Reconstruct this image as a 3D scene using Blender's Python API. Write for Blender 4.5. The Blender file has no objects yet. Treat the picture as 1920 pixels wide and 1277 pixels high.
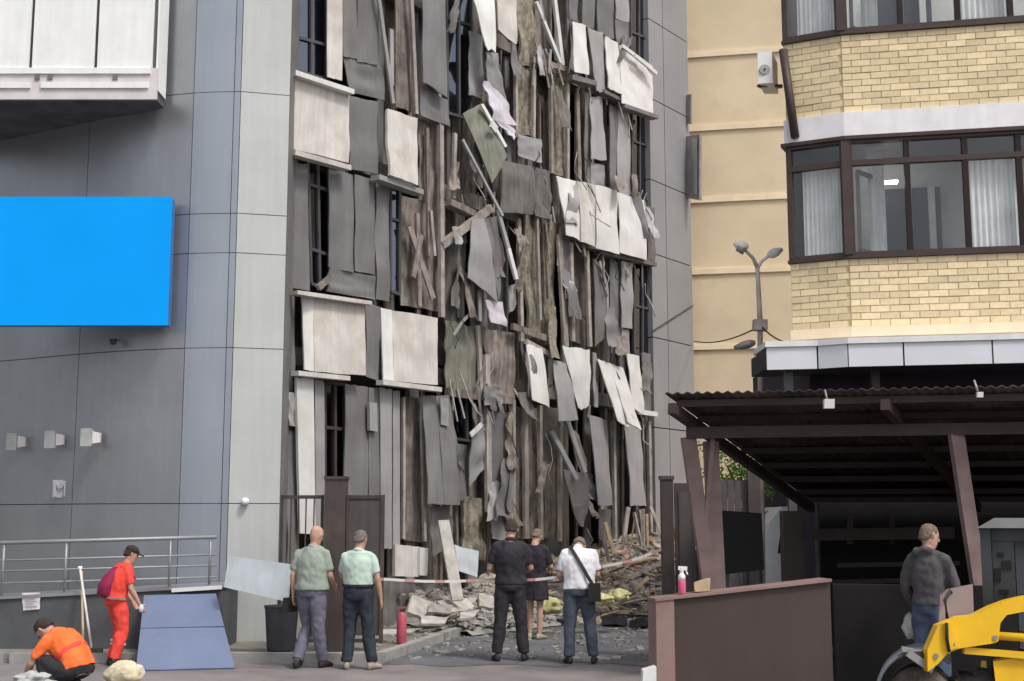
import bpy, bmesh, math, random
from mathutils import Vector, Matrix, noise

# ------------------------------------------------------------------ camera, world, sun, exposure
SC = bpy.context.scene
COL = SC.collection
F = 2400.0                      # focal length in photograph pixels
HZ = 975.0                      # horizon row
CAMH = 1.8
PITCH = math.atan((HZ - 638.5) / F)
cam_d = bpy.data.cameras.new("camera")
cam_d.sensor_width = 36.0
cam_d.lens = F / 1920.0 * 36.0
cam_d.clip_start = 0.1
cam_d.clip_end = 2000
cam = bpy.data.objects.new("camera", cam_d)
cam.location = (0, 0, CAMH)
cam.rotation_euler = (math.pi / 2 + PITCH, 0, 0)
COL.objects.link(cam)
SC.camera = cam

SUN_DIR = Vector((0.40, -0.42, 0.81)).normalized()
W = bpy.data.worlds.new("World")
SC.world = W
W.use_nodes = True
nt = W.node_tree
nt.nodes.clear()
sky = nt.nodes.new("ShaderNodeTexSky")
sky.sky_type = 'NISHITA'
sky.sun_disc = False
sky.sun_elevation = math.asin(SUN_DIR.z)
sky.sun_rotation = math.atan2(SUN_DIR.x, SUN_DIR.y)
sky.dust_density = 4.0
sky.air_density = 1.2
hs = nt.nodes.new("ShaderNodeHueSaturation")
hs.inputs['Saturation'].default_value = 0.38
bg = nt.nodes.new("ShaderNodeBackground")
bg.inputs['Strength'].default_value = 0.13
wo = nt.nodes.new("ShaderNodeOutputWorld")
nt.links.new(sky.outputs[0], hs.inputs['Color'])
nt.links.new(hs.outputs[0], bg.inputs['Color'])
nt.links.new(bg.outputs[0], wo.inputs['Surface'])
sun_d = bpy.data.lights.new("sun", 'SUN')
sun_d.energy = 1.4
sun_d.angle = math.radians(10)
sun_d.color = (1.0, 0.96, 0.9)
sun = bpy.data.objects.new("sun", sun_d)
sun.rotation_euler = (-SUN_DIR).to_track_quat('-Z', 'Y').to_euler()
sun.location = (20, -30, 40)
COL.objects.link(sun)
SC.view_settings.view_transform = 'Standard'
SC.view_settings.look = 'None'
SC.view_settings.gamma = 1.0
SC.view_settings.exposure = 0.44
SC.view_settings.use_curve_mapping = False

R = random.Random(11)

# ------------------------------------------------------------------ pixel -> place helpers
CP, SP = math.cos(PITCH), math.sin(PITCH)
CAM = Vector((0, 0, CAMH))
def ray(px, py):
    x = (px - 960.0) / F; y = (638.5 - py) / F
    return Vector((x, CP - y * SP, SP + y * CP))
def at(px, py, Y):
    d = ray(px, py)
    return CAM + d * (Y / d.y)
def on_ground(px, py, z=0.0):
    d = ray(px, py)
    return CAM + d * ((z - CAMH) / d.z)
def on_plane(px, py, p, n):
    d = ray(px, py)
    return CAM + d * ((p - CAM).dot(n) / d.dot(n))

# ------------------------------------------------------------------ materials
MATS = {}
def mat(name, col, rough=0.8, metal=0.0, var=0.25, scale=3.0, streak=0.0, bump=0.0, dirt=None, dirt_amt=0.0, spec=0.3, fine=0.0, rvar=None):
    m = bpy.data.materials.new(name)
    m.use_nodes = True
    t = m.node_tree; N = t.nodes; L = t.links
    b = N['Principled BSDF']
    b.inputs['Roughness'].default_value = rough
    b.inputs['Metallic'].default_value = metal
    b.inputs['Specular IOR Level'].default_value = spec
    tc = N.new('ShaderNodeTexCoord')
    geo = N.new('ShaderNodeNewGeometry')
    oi = N.new('ShaderNodeObjectInfo')
    no = N.new('ShaderNodeTexNoise'); no.inputs['Scale'].default_value = scale; no.inputs['Detail'].default_value = 6
    L.new(geo.outputs['Position'], no.inputs['Vector'])
    mr = N.new('ShaderNodeMapRange'); mr.inputs['From Min'].default_value = 0.3; mr.inputs['From Max'].default_value = 0.7
    mr.inputs['To Min'].default_value = 1 - var; mr.inputs['To Max'].default_value = 1 + var
    L.new(no.outputs['Fac'], mr.inputs['Value'])
    last = mr.outputs[0]
    def mul(a, bb):
        q = N.new('ShaderNodeMath'); q.operation = 'MULTIPLY'
        L.new(a, q.inputs[0]); L.new(bb, q.inputs[1]); return q.outputs[0]
    if streak > 0:
        mp = N.new('ShaderNodeMapping'); mp.inputs['Scale'].default_value = (9, 9, 0.45)
        L.new(geo.outputs['Position'], mp.inputs['Vector'])
        n2 = N.new('ShaderNodeTexNoise'); n2.inputs['Scale'].default_value = 1.6; n2.inputs['Detail'].default_value = 5
        L.new(mp.outputs[0], n2.inputs['Vector'])
        m2 = N.new('ShaderNodeMapRange'); m2.inputs['From Min'].default_value = 0.3; m2.inputs['From Max'].default_value = 0.7
        m2.inputs['To Min'].default_value = 1 - streak; m2.inputs['To Max'].default_value = 1 + streak * 0.5
        L.new(n2.outputs['Fac'], m2.inputs['Value'])
        last = mul(last, m2.outputs[0])
    rv = N.new('ShaderNodeMapRange'); rq = var * 0.45 if rvar is None else rvar; rv.inputs['To Min'].default_value = 1 - rq; rv.inputs['To Max'].default_value = 1 + rq
    L.new(oi.outputs['Random'], rv.inputs['Value'])
    last = mul(last, rv.outputs[0])
    mx = N.new('ShaderNodeMix'); mx.data_type = 'RGBA'; mx.blend_type = 'MULTIPLY'; mx.inputs['Factor'].default_value = 1.0
    mx.inputs['A'].default_value = (*col, 1)
    L.new(last, mx.inputs['B'])
    out = mx.outputs['Result']
    if dirt:
        n3 = N.new('ShaderNodeTexNoise'); n3.inputs['Scale'].default_value = 1.3; n3.inputs['Detail'].default_value = 8
        n3.inputs['Roughness'].default_value = 0.65
        L.new(geo.outputs['Position'], n3.inputs['Vector'])
        m3 = N.new('ShaderNodeMapRange'); m3.inputs['From Min'].default_value = 0.48; m3.inputs['From Max'].default_value = 0.68
        m3.inputs['To Max'].default_value = dirt_amt
        L.new(n3.outputs['Fac'], m3.inputs['Value'])
        mm = N.new('ShaderNodeMix'); mm.data_type = 'RGBA'
        L.new(m3.outputs[0], mm.inputs['Factor']); L.new(out, mm.inputs['A']); mm.inputs['B'].default_value = (*dirt, 1)
        out = mm.outputs['Result']
    L.new(out, b.inputs['Base Color'])
    if bump > 0:
        nb = N.new('ShaderNodeTexNoise'); nb.inputs['Scale'].default_value = fine or scale * 8; nb.inputs['Detail'].default_value = 6
        L.new(geo.outputs['Position'], nb.inputs['Vector'])
        bp = N.new('ShaderNodeBump'); bp.inputs['Strength'].default_value = bump; bp.inputs['Distance'].default_value = 0.02
        L.new(nb.outputs['Fac'], bp.inputs['Height']); L.new(bp.outputs[0], b.inputs['Normal'])
    MATS[name] = m
    return m

mat('asphalt', (0.19, 0.172, 0.172), 0.85, var=0.3, scale=0.9, bump=0.5, fine=40, dirt=(0.245, 0.208, 0.2), dirt_amt=0.9)
mat('road', (0.128, 0.132, 0.146), 0.8, var=0.3, scale=1.1, bump=0.5, fine=40, dirt=(0.17, 0.165, 0.165), dirt_amt=0.6)
mat('pavement', (0.2, 0.19, 0.165), 0.9, var=0.2, scale=2, bump=0.4, fine=30, dirt=(0.15, 0.14, 0.12), dirt_amt=0.6)
mat('kerb', (0.3, 0.29, 0.28), 0.9, var=0.2, scale=4, bump=0.3)
mat('clad_grey', (0.35, 0.362, 0.385), 0.36, metal=0.6, var=0.07, scale=0.7, streak=0.04, spec=0.5, bump=0.6, fine=1.1, dirt=(0.27, 0.28, 0.3), dirt_amt=0.35)
mat('clad_sky_reflect', (0.385, 0.415, 0.465), 0.36, metal=0.55, var=0.06, scale=0.7, streak=0.04, spec=0.5, bump=0.5, fine=1.1)  # sky reflection on the grey wall, painted in as a lighter, bluer tone
mat('clad_light', (0.465, 0.48, 0.475), 0.5, metal=0.1, var=0.06, scale=0.9, streak=0.05, spec=0.4, bump=0.5, fine=1.3, dirt=(0.4, 0.4, 0.38), dirt_amt=0.35)
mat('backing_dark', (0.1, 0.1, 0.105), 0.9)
mat('balcony_white', (0.82, 0.83, 0.82), 0.4, var=0.05, streak=0.05)
mat('balcony_trim', (0.62, 0.58, 0.58), 0.5, var=0.1)
mat('sign_blue', (0.003, 0.345, 0.95), 0.5, var=0.03, scale=1.0, spec=0.08)
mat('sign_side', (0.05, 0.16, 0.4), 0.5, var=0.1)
mat('parapet', (0.085, 0.09, 0.1), 0.8, var=0.2, scale=2, bump=0.2, dirt=(0.12, 0.12, 0.122), dirt_amt=0.5)
mat('rail_metal', (0.27, 0.285, 0.29), 0.45, metal=0.4, var=0.1)
mat('white_paint', (0.75, 0.74, 0.72), 0.55, var=0.1)
mat('panel_white', (0.56, 0.535, 0.50), 0.6, var=0.14, scale=2.5, streak=0.1, dirt=(0.36, 0.29, 0.24), dirt_amt=0.55, bump=0.08)
mat('panel_bright', (0.64, 0.635, 0.62), 0.55, var=0.1, scale=2.5, streak=0.06, dirt=(0.5, 0.46, 0.42), dirt_amt=0.4)
mat('panel_grey', (0.185, 0.18, 0.185), 0.55, metal=0.1, var=0.14, scale=1.6, streak=0.09, dirt=(0.15, 0.13, 0.115), dirt_amt=0.6, bump=0.06)
mat('panel_light_grey', (0.335, 0.325, 0.335), 0.55, metal=0.1, var=0.12, scale=1.6, streak=0.08, dirt=(0.24, 0.21, 0.19), dirt_amt=0.5, bump=0.06)
mat('panel_dark', (0.15, 0.142, 0.14), 0.65, var=0.25, streak=0.3, dirt=(0.15, 0.125, 0.1), dirt_amt=0.5)
mat('panel_olive', (0.19, 0.19, 0.15), 0.7, var=0.2, streak=0.25, bump=0.1)
mat('panel_lavender', (0.55, 0.52, 0.58), 0.5, var=0.12, streak=0.1)
mat('board_brown', (0.2, 0.17, 0.148), 0.9, var=0.4, scale=4, streak=0.5, bump=0.5, dirt=(0.26, 0.235, 0.2), dirt_amt=0.7)
mat('board_dark', (0.11, 0.092, 0.085), 0.9, var=0.4, streak=0.4, bump=0.3)
mat('stud_pale', (0.37, 0.33, 0.30), 0.85, var=0.25, scale=5, streak=0.3, bump=0.15)
mat('stud_brown', (0.235, 0.2, 0.178), 0.88, var=0.3, scale=5, streak=0.4, bump=0.2)
mat('insulation', (0.235, 0.21, 0.165), 0.95, var=0.4, scale=8, streak=0.4, bump=0.9, fine=25)
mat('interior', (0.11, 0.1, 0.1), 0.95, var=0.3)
mat('slab', (0.2, 0.18, 0.16), 0.9, var=0.3, scale=4, bump=0.4, dirt=(0.11, 0.09, 0.08), dirt_amt=0.7)
mat('end_wall', (0.27, 0.265, 0.275), 0.6, metal=0.1, var=0.08, scale=0.8, streak=0.05)
mat('frame_dark', (0.075, 0.07, 0.075), 0.5, var=0.15)
mat('frame_grey', (0.17, 0.165, 0.17), 0.5, var=0.15)
mat('frame_brown', (0.065, 0.045, 0.042), 0.5, var=0.12)
mat('gate_brown', (0.06, 0.047, 0.046), 0.55, var=0.2, scale=3, streak=0.15, dirt=(0.12, 0.09, 0.075), dirt_amt=0.5)
mat('gate_sheet', (0.095, 0.08, 0.08), 0.6, var=0.2, scale=2, streak=0.2)
mat('plaster', (0.73, 0.595, 0.415), 0.9, var=0.07, scale=0.8, bump=0.15, fine=60, dirt=(0.66, 0.52, 0.35), dirt_amt=0.55)
mat('plaster_band', (0.86, 0.72, 0.52), 0.85, var=0.08)
mat('brick', (0.80, 0.665, 0.43), 0.9, var=0.07, scale=14, bump=0.15, fine=90, rvar=0.15)
mat('mortar', (0.6, 0.48, 0.3), 0.95, var=0.15, scale=9, bump=0.3)
mat('band_white', (0.84, 0.82, 0.84), 0.7, var=0.08, streak=0.05)
mat('fascia', (0.74, 0.75, 0.80), 0.5, var=0.05, scale=1)
mat('soffit', (0.06, 0.055, 0.06), 0.8)
mat('curtain', (0.85, 0.85, 0.84), 0.9, var=0.1, streak=0.12)
mat('room_wall', (0.6, 0.6, 0.58), 0.9, var=0.1)
mat('room_dark', (0.035, 0.03, 0.045), 0.8)
mat('canopy_sheet', (0.042, 0.03, 0.028), 0.7, var=0.3, scale=3, dirt=(0.14, 0.1, 0.085), dirt_amt=0.6)
mat('canopy_steel', (0.05, 0.036, 0.034), 0.6, var=0.2, scale=4)
mat('post_paint', (0.22, 0.155, 0.15), 0.6, var=0.2, scale=4, dirt=(0.16, 0.11, 0.1), dirt_amt=0.5)
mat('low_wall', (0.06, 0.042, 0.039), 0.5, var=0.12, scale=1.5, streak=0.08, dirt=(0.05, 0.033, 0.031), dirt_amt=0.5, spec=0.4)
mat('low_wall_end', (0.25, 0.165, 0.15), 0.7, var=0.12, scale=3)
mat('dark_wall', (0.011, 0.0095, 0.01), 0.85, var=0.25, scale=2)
mat('black_board', (0.012, 0.011, 0.013), 0.6)
mat('plastic_white', (0.78, 0.77, 0.76), 0.45, var=0.06)
mat('metal_grey', (0.3, 0.29, 0.28), 0.5, metal=0.4, var=0.2)
mat('lamp_pole', (0.45, 0.4, 0.37), 0.7, var=0.25)
mat('cable', (0.06, 0.055, 0.055), 0.7)
mat('skin', (0.48, 0.29, 0.22), 0.6, var=0.1, scale=20)
mat('hair_dark', (0.05, 0.035, 0.03), 0.8, var=0.4, scale=60, bump=0.5)
mat('hair_grey', (0.2, 0.17, 0.15), 0.8, var=0.3, scale=60, bump=0.5)
mat('hair_sandy', (0.19, 0.145, 0.11), 0.8, var=0.3, scale=60, bump=0.5)
mat('shirt_green', (0.46, 0.57, 0.5), 0.9, var=0.05, scale=7, bump=0.2, fine=120)
mat('shirt_sage', (0.29, 0.33, 0.285), 0.9, var=0.05, scale=7, bump=0.2, fine=120)
mat('shirt_black', (0.03, 0.026, 0.034), 0.85, var=0.3, scale=7, bump=0.2, fine=120)
mat('shirt_white', (0.78, 0.76, 0.8), 0.9, var=0.03, scale=7)
mat('jacket_grey', (0.085, 0.08, 0.085), 0.85, var=0.2, scale=9, bump=0.3, fine=120)
mat('jeans_blue', (0.075, 0.1, 0.16), 0.9, var=0.25, scale=10, bump=0.2, fine=150)
mat('jeans_slate', (0.075, 0.09, 0.115), 0.9, var=0.2, scale=10, bump=0.2, fine=150)
mat('trousers_navy', (0.03, 0.036, 0.05), 0.85, var=0.25, scale=10)
mat('trousers_greyblue', (0.14, 0.14, 0.18), 0.9, var=0.18, scale=10)
mat('trousers_black', (0.028, 0.026, 0.03), 0.85, var=0.25, scale=10)
mat('hi_vis_orange', (0.85, 0.17, 0.04), 0.8, var=0.14, scale=8)
mat('work_red', (0.78, 0.07, 0.05), 0.8, var=0.16, scale=8)
mat('reflective', (0.55, 0.5, 0.42), 0.5, var=0.1)
mat('bag_magenta', (0.27, 0.02, 0.075), 0.75, var=0.2, scale=10)
mat('leather_black', (0.02, 0.018, 0.02), 0.5, var=0.2)
mat('shoe_dark', (0.03, 0.028, 0.03), 0.6, var=0.2)
mat('shoe_tan', (0.35, 0.3, 0.25), 0.7, var=0.2)
mat('glove_white', (0.65, 0.64, 0.62), 0.9, var=0.1)
mat('sheet_blue', (0.155, 0.19, 0.295), 0.55, var=0.08, scale=1.5, streak=0.06, dirt=(0.13, 0.16, 0.25), dirt_amt=0.4)
mat('sheet_pale', (0.52, 0.57, 0.6), 0.5, var=0.08, scale=3, streak=0.08)
mat('bin_dark', (0.05, 0.05, 0.06), 0.6, var=0.2)
mat('sack_cream', (0.6, 0.53, 0.38), 0.9, var=0.2, scale=6, bump=0.4)
mat('cloth_grey', (0.42, 0.43, 0.42), 0.9, var=0.15, scale=8)
mat('wood_pale', (0.45, 0.34, 0.22), 0.85, var=0.25, scale=6, streak=0.2)
mat('wood_tool', (0.62, 0.6, 0.56), 0.7, var=0.15)
mat('red_plastic', (0.46, 0.09, 0.13), 0.5, var=0.15, scale=12)
mat('tape_red', (0.45, 0.24, 0.23), 0.5, var=0.1)
mat('tape_white', (0.58, 0.55, 0.54), 0.5, var=0.05)
mat('pink_liquid', (0.62, 0.12, 0.22), 0.4, var=0.1)
mat('rubble_brown', (0.34, 0.29, 0.235), 0.95, var=0.5, scale=6, bump=0.8, fine=18, dirt=(0.17, 0.15, 0.125), dirt_amt=0.8)
mat('rubble_grey', (0.25, 0.235, 0.215), 0.95, var=0.35, scale=6, bump=0.5)
mat('brick_pink', (0.42, 0.25, 0.19), 0.9, var=0.3, scale=10, bump=0.3)
mat('foam_yellow', (0.46, 0.43, 0.22), 0.95, var=0.25, scale=8, bump=0.8, fine=18)
mat('slab_pale', (0.4, 0.38, 0.345), 0.9, var=0.25, scale=5, bump=0.4, dirt=(0.24, 0.215, 0.185), dirt_amt=0.7)
mat('loader_yellow', (0.8, 0.47, 0.01), 0.4, var=0.08, scale=4, dirt=(0.5, 0.3, 0.03), dirt_amt=0.35, spec=0.5)
mat('loader_dark', (0.045, 0.05, 0.055), 0.55, var=0.2)
mat('loader_grey', (0.13, 0.13, 0.13), 0.5, var=0.15)
mat('guard_pink', (0.3, 0.235, 0.235), 0.5, var=0.12, scale=3)
mat('rubber', (0.035, 0.032, 0.035), 0.85, var=0.3, scale=8, bump=0.4)
mat('hood_grey', (0.13, 0.14, 0.16), 0.45, metal=0.3, var=0.2, dirt=(0.2, 0.18, 0.16), dirt_amt=0.5)
mat('bristle', (0.12, 0.1, 0.085), 0.9, var=0.5, scale=20, bump=0.8)
mat('chrome', (0.7, 0.7, 0.7), 0.2, metal=1.0, var=0.03)
mat('bark', (0.07, 0.05, 0.035), 0.95, var=0.3, bump=0.5)
mat('leaf', (0.17, 0.34, 0.06), 0.7, var=0.4, scale=3)
mat('van_white', (0.72, 0.72, 0.72), 0.35, var=0.04)
mat('van_glass', (0.02, 0.022, 0.026), 0.12, var=0.1, spec=0.6)
mat('paper', (0.78, 0.74, 0.76), 0.8, var=0.04)
mat('ink', (0.3, 0.28, 0.3), 0.8, var=0.1)
mat('paper_lilac', (0.42, 0.4, 0.46), 0.7, var=0.08)

def glass(name, tint, refl, tr):
    m = bpy.data.materials.new(name); m.use_nodes = True
    t = m.node_tree; N = t.nodes; L = t.links; N.clear()
    o = N.new('ShaderNodeOutputMaterial'); mx = N.new('ShaderNodeMixShader')
    g = N.new('ShaderNodeBsdfGlossy'); g.inputs['Roughness'].default_value = 0.06; g.inputs['Color'].default_value = (*refl, 1)
    tp = N.new('ShaderNodeBsdfTransparent'); tp.inputs['Color'].default_value = (*tint, 1)
    mx.inputs[0].default_value = 1 - tr
    L.new(tp.outputs[0], mx.inputs[1]); L.new(g.outputs[0], mx.inputs[2]); L.new(mx.outputs[0], o.inputs['Surface'])
    MATS[name] = m
glass('glass_clear', (0.95, 0.96, 0.96), (0.8, 0.82, 0.85), 0.95)
glass('glass_blue', (0.3, 0.34, 0.4), (0.55, 0.6, 0.7), 0.7)
glass('glass_frost', (0.75, 0.8, 0.78), (0.75, 0.8, 0.78), 0.45)

gm = bpy.data.materials.new('lamp_glow'); gm.use_nodes = True
gm.node_tree.nodes['Principled BSDF'].inputs['Emission Color'].default_value = (1, .97, .92, 1)
gm.node_tree.nodes['Principled BSDF'].inputs['Emission Strength'].default_value = 9.0
MATS['lamp_glow'] = gm
# ------------------------------------------------------------------ object helpers
WP = {}
def link(o, parent, world):
    COL.objects.link(o)
    if parent is not None:
        o.parent = parent
        o.location = world - WP[parent.name]
    else:
        o.location = world
    WP[o.name] = world.copy()
    return o
def tag(o, label=None, cat=None, group=None, kind=None):
    if label: o['label'] = label
    if cat: o['category'] = cat
    if group: o['group'] = group
    if kind: o['kind'] = kind
    return o
def empty(name, loc, label, cat, group=None):
    o = bpy.data.objects.new(name, None)
    o.empty_display_size = 0.2
    link(o, None, Vector(loc))
    return tag(o, label, cat, group)
def mesh(name, verts, faces, m, parent=None, smooth=False, center=True):
    verts = [Vector(v) for v in verts]
    c = Vector((0, 0, 0))
    if center:
        lo = Vector((min(v.x for v in verts), min(v.y for v in verts), min(v.z for v in verts)))
        hi = Vector((max(v.x for v in verts), max(v.y for v in verts), max(v.z for v in verts)))
        c = (lo + hi) / 2
    me = bpy.data.meshes.new(name)
    me.from_pydata([v - c for v in verts], [], faces)
    ms = m if isinstance(m, (list, tuple)) else [m]
    for q in ms: me.materials.append(MATS[q])
    bm = bmesh.new(); bm.from_mesh(me)
    bmesh.ops.recalc_face_normals(bm, faces=bm.faces)
    bm.to_mesh(me); bm.free()
    if smooth:
        for p in me.polygons: p.use_smooth = True
    o = bpy.data.objects.new(name, me)
    return link(o, parent, c)

class MB:
    """collects simple solids that together make ONE part"""
    def __init__(s): s.v = []; s.f = []
    def add(s, v, f):
        b = len(s.v); s.v += [Vector(q) for q in v]; s.f += [tuple(i + b for i in q) for q in f]; return s
    def hexa(s, a, b):          # a, b: two loops of four corners
        return s.add(list(a) + list(b), [(3, 2, 1, 0), (4, 5, 6, 7), (0, 1, 5, 4), (1, 2, 6, 5), (2, 3, 7, 6), (3, 0, 4, 7)])
    def box(s, lo, hi):
        x0, y0, z0 = lo; x1, y1, z1 = hi
        return s.hexa([(x0, y0, z0), (x1, y0, z0), (x1, y1, z0), (x0, y1, z0)], [(x0, y0, z1), (x1, y0, z1), (x1, y1, z1), (x0, y1, z1)])
    def bar(s, p0, p1, w, d, n=(0, -1, 0)):
        p0 = Vector(p0); p1 = Vector(p1); n = Vector(n)
        t = (p1 - p0).normalized(); sd = t.cross(n)
        if sd.length < 1e-4: sd = t.cross(Vector((1, 0, 0)))
        sd.normalize(); nn = sd.cross(t).normalized()
        a, b = sd * (w / 2), nn * (d / 2)
        return s.hexa([p0 - a - b, p0 + a - b, p0 + a + b, p0 - a + b], [p1 - a - b, p1 + a - b, p1 + a + b, p1 - a + b])
    def tube(s, pts, r, seg=8):
        pts = [Vector(p) for p in pts]; rr = r if isinstance(r, (list, tuple)) else [r] * len(pts)
        V = []; Fc = []
        for i, p in enumerate(pts):
            t = (pts[min(i + 1, len(pts) - 1)] - pts[max(i - 1, 0)]).normalized()
            u = t.cross(Vector((0, 0, 1)))
            if u.length < 0.05: u = t.cross(Vector((1, 0, 0)))
            u.normalize(); v = t.cross(u)
            for k in range(seg):
                a = 2 * math.pi * k / seg
                V.append(p + (u * math.cos(a) + v * math.sin(a)) * rr[i])
        for i in range(len(pts) - 1):
            for k in range(seg):
                Fc.append((i * seg + k, i * seg + (k + 1) % seg, (i + 1) * seg + (k + 1) % seg, (i + 1) * seg + k))
        Fc.append(tuple(range(seg - 1, -1, -1))); Fc.append(tuple((len(pts) - 1) * seg + k for k in range(seg)))
        return s.add(V, Fc)
    def prism(s, poly, d):      # poly: 3D loop, d: extrusion vector
        n = len(poly); d = Vector(d); A = [Vector(p) for p in poly]
        return s.add(A + [p + d for p in A], [tuple(range(n)), tuple(range(2 * n - 1, n - 1, -1))] + [(i, (i + 1) % n, n + (i + 1) % n, n + i) for i in range(n)])
    def build(s, name, m, parent=None, smooth=False):
        return mesh(name, s.v, s.f, m, parent, smooth)

def lerp(a, b, t): return a + (b - a) * t
def bil(q, u, v): return lerp(lerp(q[0], q[1], u), lerp(q[3], q[2], u), v)
def sheet(name, q, m, parent=None, thick=0.025, bend=0.0, rough=0.0, nu=3, nv=6, ragged=0.0, curl=0.0, seed=None, smooth=False, side=None):
    """bent sheet with thickness through four corners (top left, top right, bottom right, bottom left)"""
    q = [Vector(c) for c in q]
    n = (q[1] - q[0]).cross(q[3] - q[0]).normalized()
    ref = side if side is not None else CAM - q[0]
    if n.dot(ref) < 0: n = -n
    sd = R.random() * 100 if seed is None else seed
    size = max((q[1] - q[0]).length, (q[3] - q[0]).length)
    fr = []; bk = []
    for j in range(nv + 1):
        for i in range(nu + 1):
            u, v = i / nu, j / nv
            uu, vv = u, v
            if ragged:
                if j in (0, nv): vv += ragged * noise.noise(Vector((u * 3.1 + sd, j, 2.2)))
                if i in (0, nu): uu += ragged * 0.6 * noise.noise(Vector((i, v * 3.7 + sd, 7.1)))
            p = bil(q, uu, vv)
            off = bend * (1 - (2 * u - 1) ** 2) * 0.5 + bend * (1 - (2 * v - 1) ** 2) * 0.5 + curl * v * v
            off += rough * noise.noise(Vector((u * 2.3 + sd, v * 3.1, sd)))
            p = p + n * off
            fr.append(p); bk.append(p - n * thick)
    Wd = nu + 1; K = len(fr); Fc = []
    for j in range(nv):
        for i in range(nu):
            a = j * Wd + i
            Fc.append((a, a + 1, a + Wd + 1, a + Wd)); Fc.append((K + a, K + a + Wd, K + a + Wd + 1, K + a + 1))
    for i in range(nu):
        Fc.append((i + 1, i, K + i, K + i + 1)); b = nv * Wd + i; Fc.append((b, b + 1, K + b + 1, K + b))
    for j in range(nv):
        a = j * Wd; Fc.append((a, a + Wd, K + a + Wd, K + a)); b = a + nu; Fc.append((b + Wd, b, K + b, K + b + Wd))
    o = mesh(name, fr + bk, Fc, m, parent, True)
    o.data.set_sharp_from_angle(angle=math.radians(38))
    return o

def window(name, q, n, cols, rows, mf, mp, parent, bar=0.06, depth=0.07, pane=True, mps=None):
    """frame of bars in a quad, one pane per cell (sub-parts); cols/rows: inner split fractions"""
    q = [Vector(c) for c in q]; b = MB()
    us = [0] + list(cols) + [1]; vs = [0] + list(rows) + [1]
    for u in us: b.bar(bil(q, u, 0), bil(q, u, 1), bar, depth, n)
    for v in vs:
        b.bar(bil(q, 0, v) + Vector(n) * 0.004, bil(q, 1, v) + Vector(n) * 0.004, bar, depth, n)
    f = b.build(name, mf, parent)
    if pane:
        k = 0
        for i in range(len(us) - 1):
            for j in range(len(vs) - 1):
                cq = [bil(q, us[i], vs[j]), bil(q, us[i + 1], vs[j]), bil(q, us[i + 1], vs[j + 1]), bil(q, us[i], vs[j + 1])]
                g = MB().prism([c - Vector(n) * 0.01 for c in cq], -Vector(n) * 0.008)
                g.build('pane', (mps[k] if mps else mp), f); k += 1
    return f

# ================================================================== GROUND
s = 500
g = mesh('ground', [(-s, -60, 0), (s, -60, 0), (s, 2 * s, 0), (-s, 2 * s, 0)], [(0, 1, 2, 3)], 'asphalt'); tag(g, kind='structure')

# facade plane ------------------------------------------------------
FD = Vector((0.725, 1.0, 0)).normalized()
FN = Vector((FD.y, -FD.x, 0))
F0 = at(531, HZ, 19.3)
def P(px, py, w=0.0): return on_plane(px, py, F0 + FN * w, FN)
def U(px, w=0.0): return (P(px, HZ, w) - F0).dot(FD)
def FP(u, z, w=0.0):
    p = F0 + FD * u + FN * w
    return Vector((p.x, p.y, z))
U_END = (P(1222, 600) - F0).dot(FD); U_WALL = (P(1297, 500) - F0).dot(FD)

rp = []
for k in range(40):
    x = -1.7 + 5.6 * k / 39; rp.append(Vector((x, 16.35 + .12 * math.sin(k * .7) + .25 * noise.noise(Vector((x * 1.3, 2, 0))) + .06 * noise.noise(Vector((x * 6, 5, 0))), .004)))
rp += [Vector((6, 22, .004)), Vector((8, 32, .004)), Vector((1, 28, .004)), Vector((-.6, 22.5, .004))]
o = mesh('road', rp, [tuple(range(len(rp)))], 'road'); tag(o, kind='structure')
# pavement with kerb stones
kA, kB, kC = Vector((-1.75, 16.75, 0)), Vector((-0.32, 23.4, 0)), FP(U(1000), 0, 0.9)
pv = [Vector((-14, 16.7, 0)), kA, kB, Vector((kC.x, kC.y, 0)), FP(U(1000), 0, -0.4), FP(-0.3, 0, -0.4), Vector((-5, 20.5, 0)), Vector((-14, 21.5, 0))]
pm = MB(); pm.prism([p + Vector((0, 0, 0.004)) for p in pv], (0, 0, 0.096))
pave = pm.build('pavement', 'pavement'); tag(pave, kind='structure')
def kerb_run(a, b, n):
    for i in range(n):
        p0 = lerp(a, b, i / n + 0.004); p1 = lerp(a, b, (i + 1) / n - 0.004)
        q = MB(); q.bar(p0 + Vector((0, 0, 0.06 + R.uniform(-.006, .006))), p1 + Vector((0, 0, 0.06)), 0.14, 0.13, (0, 0, 1)).build('kerb_stone', 'kerb', pave)
kerb_run(Vector((-12, 16.66, 0)), kA + Vector((0, -.04, 0)), 11)
kerb_run(kA + Vector((.06, 0, 0)), kB + Vector((.06, 0, 0)), 7)

# ================================================================== LEFT METAL-CLAD BUILDING
cb = empty('clad_building', at(435, 1200, 18.6), 'grey metal-clad building corner with white balcony at left edge', 'building')
ctrl = [(-420, 22.6), (-200, 21.2), (0, 19.95), (120, 19.25), (220, 18.8), (335, 18.5), (414, 18.44), (426, 18.44)]
cpts = [at(px, HZ, Y) for px, Y in ctrl]
def curve(pts, n=10):
    out = []
    for i in range(len(pts) - 1):
        p0 = pts[max(i - 1, 0)]; p1 = pts[i]; p2 = pts[i + 1]; p3 = pts[min(i + 2, len(pts) - 1)]
        for k in range(n):
            t = k / n
            out.append(0.5 * ((2 * p1) + (p2 - p0) * t + (2 * p0 - 5 * p1 + 4 * p2 - p3) * t * t + (3 * p1 - p0 - 3 * p2 + p3) * t ** 3))
    out.append(pts[-1]); return out
wallc = [Vector((p.x, p.y, 0)) for p in curve(cpts[:7], 8)] 
pilL, pilR = at(427, HZ, 18.43), at(524, HZ, 18.62)
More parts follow.
